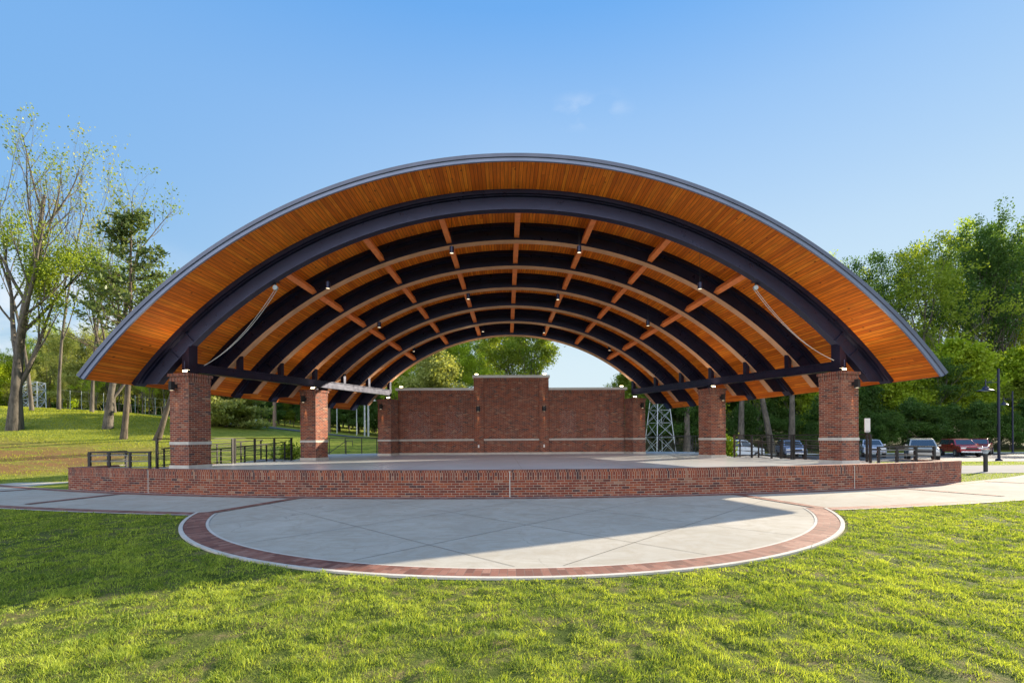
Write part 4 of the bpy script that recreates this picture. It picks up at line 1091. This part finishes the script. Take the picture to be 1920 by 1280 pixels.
def pine(seed, H, r0, lean=(0, 0), start=.35, width=.22, dens=1.0, droop=0.0, curve=0.0):
    R = random.Random(seed); limbs = []; tips = []
    n = 16; pts = []; rs = []
    for i in range(n + 1):
        f = i / n; pts.append(Vector((lean[0] * H * f + curve * math.sin(f * 5) * .5, lean[1] * H * f, H * f - .25))); rs.append(r0 * (1 - .88 * f))
    limbs.append((pts, rs)); z = start
    while z < .985:
        i = min(int(z * n), n - 1); q = pts[i].lerp(pts[i + 1], z * n - i)
        for k in range(int(3 * dens) + R.randint(0, 2)):
            az = R.random() * 2 * PI; Lb = H * width * (1.08 - z) ** .75 * R.uniform(.55, 1.15)
            d = Vector((math.cos(az), math.sin(az), R.uniform(.0, .35) - droop)); bp = [q]; cur = q
            for s_ in range(4): d = (d + Vector((0, 0, .10 - droop * .4)) + Vector((R.gauss(0, .1), R.gauss(0, .1), 0))).normalized(); cur = cur + d * Lb / 4; bp.append(cur)
            limbs.append((bp, [r0 * .22 * (1.1 - z) * (1 - .2 * j) for j in range(5)])); tips.extend(bp[1:])
            for s_ in range(2, 5):
                for sg in (-1, 1):
                    e = bp[s_] + Vector((-d.y * sg, d.x * sg, .1)) * Lb * .16; limbs.append(([bp[s_ - 1], e], [r0 * .08, .01])); tips.append(e)
        z += .030 / dens * R.uniform(.7, 1.5)
    return limbs, tips
p3 = gpt(231, 824); H3 = depth_pt(262, 385, p3.y).z - p3.z
lim, tips = pine(5, H3, .13 * p3.y / 22, lean=(.055, 0), start=.28, width=.31, dens=1.25, curve=.3)
up_t = [t for t in tips if t.z > H3 * .5] + [t for t in tips if t.z <= H3 * .5][::5]
C, tn = clump(up_t, 5, .18, .75, .4, seed=5)
make_tree('pine_tree', 'tall pine with slender curved trunk and dark tufts beside the left roof edge', p3, lim, C, tn, .15, M_NEEDLE, M_BARK, aspect=2.4)
p4 = gpt(292, 826); H4 = depth_pt(340, 640, p4.y).z - p4.z
lim, tips = grow(21, H4, .14 * p4.y / 22, 4, .6, (6, 4, 3), .5, gnarl=.08, lean=(.28, 0), first=.45)
C, tn = clump(tips, 4, .3, .5, seed=6)
make_tree('tree', 'leaning brown trunk just left of the front left pillar', p4, lim, C, tn, .15, M_LEAF, M_BARK)
# thin bare trees between
for k, (px, pyb, pyt, sd, lb) in enumerate(((110, 768, 330, 31, 'slender bare budding tree right of the large left tree'), (172, 772, 380, 32, 'slender budding tree between the large tree and the pine'), (215, 774, 420, 33, 'slender budding tree just left of the pine'), (60, 770, 300, 35, 'slender budding tree behind the large left tree'))):
    p = gpt(px, pyb); H = depth_pt(px, pyt, p.y).z - p.z
    lim, tips = grow(sd, H, .13, 5, .42, (8, 5, 4, 3), .9, gnarl=.09, first=.25)
    C, tn = clump(tips, 2, .3, .11, seed=40 + k)
    make_tree('tree', lb, p, lim, C, tn, .15, M_LEAFP, M_BARKG, group='thin budding trees on the hill')
# pale drooping conifer behind the front left pillar
p = gpt(425, 800); H = 9.0
lim, tips = pine(9, H, .16, start=.04, width=.36, dens=1.5, droop=.12)
C, tn = clump(tips, 22, .24, 1, .4, seed=9)
make_tree('conifer', 'pale feathery conifer behind the front left pillar', p, lim, C, tn, .16, M_LEAFP, M_BARK, aspect=2.2)
# shrubs
def shrub(loc, r, h, seed, leafm, label, n=900, size=.09, group=None):
    R = np.random.default_rng(seed); t = empty('shrub', loc, 0, label, 'shrub', group)
    k = 14; cc_ = R.normal(size=(k, 3)) * np.array([r * .42, r * .42, h * .2]) + np.array([0, 0, h * .5])
    C = cc_[R.integers(0, k, n)] + R.normal(size=(n, 3)) * np.array([r * .22, r * .22, h * .16]); C[:, 2] = np.abs(C[:, 2])
    link('foliage', leaves_mesh('foliage', C, size, R.random(n)), leafm, t)
    mb = MB()
    for i in range(7): c = cc_[i]; mb.tube([(0, 0, -.05), Vector(c) * .5, Vector(c)], .02, 4, .008)
    mb.build('stem', M_BARK, t); return t
p = plane_pt(551, 862, 0); p = Vector((-12.2, 26.0, hz(-12.2, 26.0))); shrub(p, .55, 1.5, 1, M_LEAF, 'upright green shrub on the lawn beside the middle left pillar', 1500, .1)
p = depth_pt(1366, 850, 27.0); p.z = 0; shrub(p, .6, 1.6, 2, M_LEAFB, 'bright yellow green shrub beside the middle right pillar', 1500, .1)

# -- woods: a few source trees, copied as individuals
def variant(kind, seed):
    if kind == 'broad':
        lim, tips = grow(seed, 24, .30, 4, .62, (10, 6, 4), .35, gnarl=.12, first=.28); C, tn = clump(tips, 17, .62, .5, .5, seed); return lim, C, tn, .25
    if kind == 'dense':
        lim, tips = grow(seed, 20, .28, 4, .62, (11, 6, 4), .35, gnarl=.12, first=.2); C, tn = clump(tips, 22, .62, .8, .6, seed); return lim, C, tn, .24
    if kind == 'tall':
        lim, tips = grow(seed, 26, .24, 4, .36, (16, 6, 4), .5, gnarl=.08, first=.2); C, tn = clump(tips, 11, .5, .7, .7, seed); return lim, C, tn, .24
    if kind == 'understory':
        lim, tips = grow(seed, 9, .12, 4, .75, (10, 6, 4), .2, gnarl=.15, first=.04); C, tn = clump(tips, 20, .5, .9, .6, seed); return lim, C, tn, .2
    if kind == 'pine':
        lim, tips = pine(seed, 18, .22, start=.3, width=.2, dens=.9); C, tn = clump(tips, 8, .4, 1, .4, seed); return lim, C, tn, .28
protos = {}; t_top = {}
def forest_tree(kind, seed, leafm, barkm, loc, H, rz, label, group, wid=1.0):
    key = (kind, seed, leafm.name)
    
    nm = {'broad': 'broadleaf_tree', 'dense': 'broadleaf_tree', 'tall': 'broadleaf_tree', 'understory': 'understory_tree', 'pine': 'pine_tree'}[kind]
    if key not in protos:
        lim, C, tn, sz = variant(kind, seed)
        t = make_tree(nm, label, loc, lim, C, tn, sz, leafm, barkm, group, minr=.012); protos[key] = t; t_top[key] = float(np.percentile(C[:, 2], 99.5))
    else: t = copy_tree(protos[key]); t['label'] = label; t['group'] = group
    s = H / t_top[key]; t.location = loc; t.scale = (s * wid, s * wid, s); t.rotation_euler = (0, 0, rz)
    return t
R = random.Random(5)
def plant(px, Y, top, kind, seed, leafm, label, group, barkm=M_BARKG, wid=1.0, minh=4):
    p = depth_pt(px, 800, Y); p.z = hz(p.x, p.y) - .1; H = max(minh, depth_pt(px, top, Y).z - p.z)
    return forest_tree(kind, seed, leafm, barkm, p, H, R.random() * 6.28, label, group, wid)
SKX = [1180, 1500, 1570, 1600, 1650, 1700, 1740, 1765, 1800, 1830, 1858, 1885, 1920, 2050]
SKY = [560, 520, 485, 480, 476, 468, 452, 470, 462, 412, 445, 405, 425, 430]
# far row
px = 1215
while px < 1990:
    top = float(np.interp(px, SKX, SKY)) + R.uniform(-14, 8); Y = R.uniform(92, 104)
    kd = R.choice(['broad', 'tall', 'broad'])
    plant(px, Y, top, kd, R.choice([101, 102, 103]), R.choice([M_LEAF, M_LEAFD, M_LEAFB]), 'tree in the far row of the right hand woods', 'far row of the right woods', wid=.78); px += R.uniform(38, 56)
px = 1205
while px < 1990:
    top = float(np.interp(px, SKX, SKY)) + R.uniform(95, 175); Y = R.uniform(78, 88)
    plant(px, Y, top, R.choice(['broad', 'broad', 'tall']), R.choice([101, 102, 103]), R.choice([M_LEAF, M_LEAFB, M_LEAF]), 'tree in the middle row of the right hand woods', 'middle row of the right woods'); px += R.uniform(30, 44)
px = 1200
while px < 1990:
    top = 690 + R.uniform(-70, 40); Y = R.uniform(66, 74)
    plant(px, Y, top, R.choice(['understory', 'broad', 'understory']), R.choice([201, 202]), R.choice([M_LEAFD, M_LEAF, M_LEAFB]), 'low dark tree at the front edge of the right hand woods', 'front edge of the right woods'); px += R.uniform(26, 38)
px = 1215
while px < 1990:
    plant(px, R.uniform(58, 63), 765 + R.uniform(-25, 25), 'understory', R.choice([201, 202]), M_LEAFD, 'dark shrubby tree at the foot of the wooded bank on the right', 'shrubby trees at the foot of the bank', minh=2.5); px += R.uniform(30, 45)
plant(1832, 80, 408, 'tall', 104, M_LEAFD, 'tall narrow tree, left of the two that top the right skyline', 'tall trees on the right skyline', wid=.8)
plant(1886, 80, 402, 'tall', 105, M_LEAFD, 'tall narrow tree, right of the two that top the right skyline', 'tall trees on the right skyline', wid=.9)
plant(1735, 74, 452, 'broad', 103, M_LEAF, 'rounded light green tree rising behind the right roof tip', 'tall trees on the right skyline')
for k, (px, lean, lb) in enumerate(((1390, 0, 'straight grey trunk seen in the second gap from the right'), (1449, -.16, 'leaning grey trunk seen between the right pillars'), (1484, 0, 'pale grey trunk nearest the front right pillar'), (1288, .02, 'dark trunk seen left of the middle right pillar'))):
    p = depth_pt(px, 822, 56); p.z = hz(p.x, p.y)
    lim, tips = grow(60 + k, 15, .42, 4, .5, (8, 4, 3), .4, gnarl=.03, lean=(lean, 0), first=.55); C, tn = clump(tips, 5, .5, .7, .7, 60 + k)
    make_tree('broadleaf_tree', lb, p, lim, C, tn, .3, M_LEAF, M_BARKG, group='tree trunks behind the right railing')
# behind the wall
for px, Y, top, kd, sd, lm, lb in ((760, 58, 665, 'dense', 102, M_LEAFB, 'bright green tree above the left end of the back wall'), (815, 50, 660, 'understory', 201, M_LEAFP, 'pale blossoming tree over the left part of the back wall'),
                                   (800, 66, 615, 'dense', 101, M_LEAF, 'green tree filling the left of the arch opening'), (868, 56, 640, 'dense', 103, M_LEAFB, 'bright green tree left of the raised wall centre'),
                                   (930, 62, 575, 'dense', 102, M_LEAF, 'tall green tree right above the raised wall centre'), (995, 60, 592, 'dense', 103, M_LEAF, 'rounded green tree at the right edge of the foliage in the arch'),
                                   (1172, 70, 702, 'dense', 101, M_LEAF, 'small tree top above the right end of the back wall'), (905, 74, 600, 'dense', 101, M_LEAFD, 'darker tree behind the others in the arch opening'), (720, 62, 640, 'dense', 103, M_LEAF, 'tree showing just right of the rear left post')):
    plant(px, Y, top, kd, sd, lm, lb, 'trees behind the back wall')
# woods at left, seen under the eave and over the lawn
px = 395
while px < 745:
    plant(px, R.uniform(66, 76), 640, R.choice(['tall', 'broad', 'tall']), R.choice([101, 102, 104]), R.choice([M_LEAFD, M_LEAFD, M_LEAF]), 'dark tree in the woods seen under the left eave', 'woods under the left eave'); px += R.uniform(14, 22)
px = 380
while px < 745:
    plant(px, R.uniform(80, 86), 680 + R.uniform(-20, 20), 'understory', R.choice([201, 202]), M_LEAFD, 'dark low tree at the back of the woods under the left eave', 'low trees under the left eave', minh=6); px += R.uniform(8, 13)
px = 435
while px < 745:
    plant(px, R.uniform(60, 65), 745 + R.uniform(-12, 12), 'understory', R.choice([201, 202]), R.choice([M_LEAFD, M_LEAFD, M_LEAF]), 'dark low tree at the near edge of the woods under the left eave', 'near edge of the woods under the left eave', minh=4); px += R.uniform(13, 22)
px = -60
while px < 345:
    plant(px, R.uniform(70, 92), 640 + R.uniform(-45, 35), 'tall', R.choice([101, 102, 104]), R.choice([M_LEAFP, M_LEAFB, M_LEAFP]), 'taller pale thin tree standing beyond the top of the left lawn', 'taller thin trees beyond the left lawn'); px += R.uniform(17, 27)
px = -60
while px < 400:
    plant(px, R.uniform(66, 98), 690 + R.uniform(-45, 30), R.choice(['broad', 'understory', 'tall']), R.choice([101, 201, 202]), R.choice([M_LEAFP, M_LEAFB, M_LEAFP]), 'pale green tree beyond the top of the left lawn', 'trees beyond the left lawn', minh=3); px += R.uniform(8, 14)

def far_wood(name, x0, x1, y0, y1, h0, h1, n, m, label):
    R_ = np.random.default_rng(77); X_ = R_.uniform(x0, x1, n); Y_ = R_.uniform(y0, y1, n)
    H_ = h0 + (h1 - h0) * (.5 + .3 * np.sin(X_ * .31) + .2 * np.sin(X_ * .83 + 2)); Z_ = np.array([hz(a, b) for a, b in zip(X_, Y_)]) + H_ * R_.random(n)
    tag(link(name, leaves_mesh(name, np.stack([X_, Y_, Z_], 1), .75, R_.random(n)), m), label, 'woods', kind='stuff')
far_wood('far_woods', -150, 5, 104, 116, 6, 10, 52000, M_LEAFD, 'far off mass of woods beyond the left lawn')
far_wood('far_woods', 42, 150, 106, 118, 8, 13, 42000, M_LEAFD, 'far off mass of dark woods low behind the right hand trees')
# ---------------------------------------------------------------- grass blades
def on_paving(x, y):
    r1 = np.hypot(x - RC.x, y - RC.y); r2 = np.hypot(x - WC.x, y - WC.y)
    return (r1 < 7.42) | (r2 < 42.40)
def vnoise(x, y, s, seed):
    r = np.random.default_rng(seed); G = r.random((128, 128)); u, v = x * s + 500, y * s + 500
    i, j = np.floor(u).astype(int), np.floor(v).astype(int); f, g_ = u - i, v - j; f = f * f * (3 - 2 * f); g_ = g_ * g_ * (3 - 2 * g_)
    a, b, c, d = G[i % 128, j % 128], G[(i + 1) % 128, j % 128], G[i % 128, (j + 1) % 128], G[(i + 1) % 128, (j + 1) % 128]
    return (a * (1 - f) + b * f) * (1 - g_) + (c * (1 - f) + d * f) * g_
def grass_mesh(name, X, Y, Z, h, w, tone, lean_amt=1.5):
    n = len(X); az = rng.random(n) * 2 * PI; ca, sa = np.cos(az), np.sin(az)
    la = rng.random(n) * 2 * PI; ln = rng.random(n) * lean_amt * h
    lx, ly = np.cos(la) * ln, np.sin(la) * ln
    B = np.stack([X, Y, Z], 1); wv = np.stack([ca * w / 2, sa * w / 2, np.zeros(n)], 1)
    M = B + np.stack([lx * .35, ly * .35, h * .55], 1); T_ = B + np.stack([lx, ly, h * .97], 1)
    v = np.stack([B - wv, B + wv, M + wv * .8, M - wv * .8, T_], 1).reshape(-1, 3)
    me = bpy.data.meshes.new(name); me.vertices.add(5 * n); me.vertices.foreach_set('co', v.astype(np.float32).ravel())
    b = np.arange(n, dtype=np.int32)[:, None] * 5
    loops = np.concatenate([b + np.array([0, 1, 2, 3]), b + np.array([3, 2, 4])], 1).ravel()
    me.loops.add(7 * n); me.loops.foreach_set('vertex_index', loops.astype(np.int32))
    ls = (np.arange(n)[:, None] * 7 + np.array([0, 4])).ravel(); lt = np.tile([4, 3], n)
    me.polygons.add(2 * n); me.polygons.foreach_set('loop_start', ls.astype(np.int32)); me.polygons.foreach_set('loop_total', lt.astype(np.int32))
    at = me.attributes.new('tone', 'FLOAT', 'FACE'); at.data.foreach_set('value', np.repeat(np.clip(tone, 0, 1), 2).astype(np.float32))
    me.update(calc_edges=True); return me
XS, YS, HS, WS, TS = [], [], [], [], []
for y0, y1, dens, wd in ((2.6, 3.8, 7500, .0042), (3.8, 5.2, 5600, .0052), (5.2, 7.5, 3600, .0075), (7.5, 11.5, 2000, .011)):
    hw0 = y1 * 1.16 + 1.2; n = int((y1 - y0) * 2 * hw0 * dens)
    x = rng.uniform(-hw0, hw0, n) + CX; y = rng.uniform(y0, y1, n)
    m = ~on_paving(x, y); x, y = x[m], y[m]
    a = vnoise(x, y, 1.3, 1); b = vnoise(x, y, 5.5, 2); c = vnoise(x, y, 14, 3)
    keep = rng.random(len(x)) < np.clip((a * .5 + b * .9 + c * .8 - .49) * 2.8, .10, 1); x, y, a, b, c = (q[keep] for q in (x, y, a, b, c))
    # pull blades into tufts
    XS.append(x); YS.append(y); HS.append((.010 + .058 * (b * c) ** 1.3 + .010 * a + .008 * rng.random(len(x))) * rng.uniform(.5, 1.35, len(x))); WS.append(np.full(len(x), wd) * rng.uniform(.7, 1.3, len(x)))
    TS.append(.02 + .46 * vnoise(x, y, 2.5, 5) + .25 * c + rng.normal(0, .26, len(x)))
x, y, h, w, tt = (np.concatenate(q) for q in (XS, YS, HS, WS, TS))
tall = rng.random(len(x)) < .004; h[tall] *= 2.3
tag(link('grass', grass_mesh('grass', x, y, -.012 + .07 * np.clip(vnoise(x, y, 4.2, 21) * .7 + vnoise(x, y, 9.5, 22) * .6 - .45, 0, 1), h, w, tt), M_GRASS), 'mown green lawn grass with bare patches in front of the plaza', 'grass', kind='stuff')
print('blades', len(x))
# coarser turf on the left hill and beside the plaza
n = 150000
x = rng.uniform(-62, -11, n); y = 12 + 36 * rng.random(n) ** .8; m = (np.hypot(x - WC.x, y - WC.y) > 42.4) | ((x < -15.6) & (y > 18.9 + (-15.6 - x) * .02))
m &= (np.abs(x + CX) < y * 1.2 + 3) & (np.hypot(x - WC.x, y - WC.y) > 30) ; x, y = x[m], y[m]
m = ~((x > -16.5) & (y < 34)); x, y = x[m], y[m]
lit_ = (y > 20.5) & (y < 31) & (x < -19.5) & (vnoise(x * .4, y, 1.0, 31) > .42); m = ~lit_ | (rng.random(len(x)) < .18); x, y = x[m], y[m]
z = np.array([hz(a, b) for a, b in zip(x, y)])
tag(link('hill_grass', grass_mesh('hill_grass', x, y, z - .02, rng.uniform(.05, .11, len(x)), y * .0011, .25 + .55 * vnoise(x, y, .9, 8) + rng.normal(0, .12, len(x)), .8), M_GRASSH), 'sunlit grass on the sloping lawn at the left', 'grass', kind='stuff')
x = rng.uniform(15, 62, 40000); y = rng.uniform(15.8, 31.3, 40000); m = ((y < 19.3) | (y > 26)) & (np.hypot(x - WC.x, y - WC.y) < 39.0 + 0 * x) & (x < y * 1.25) ; x, y = x[m], y[m]
z = np.array([hz(a, b) for a, b in zip(x, y)])
tag(link('verge_grass', grass_mesh('verge_grass', x, y, z - .01, rng.uniform(.04, .09, len(x)), np.full(len(x), .02), .3 + rng.normal(0, .2, len(x)), .7), M_GRASS), 'green grass strips between the right walkway, sidewalk and parking lot', 'grass', kind='stuff')
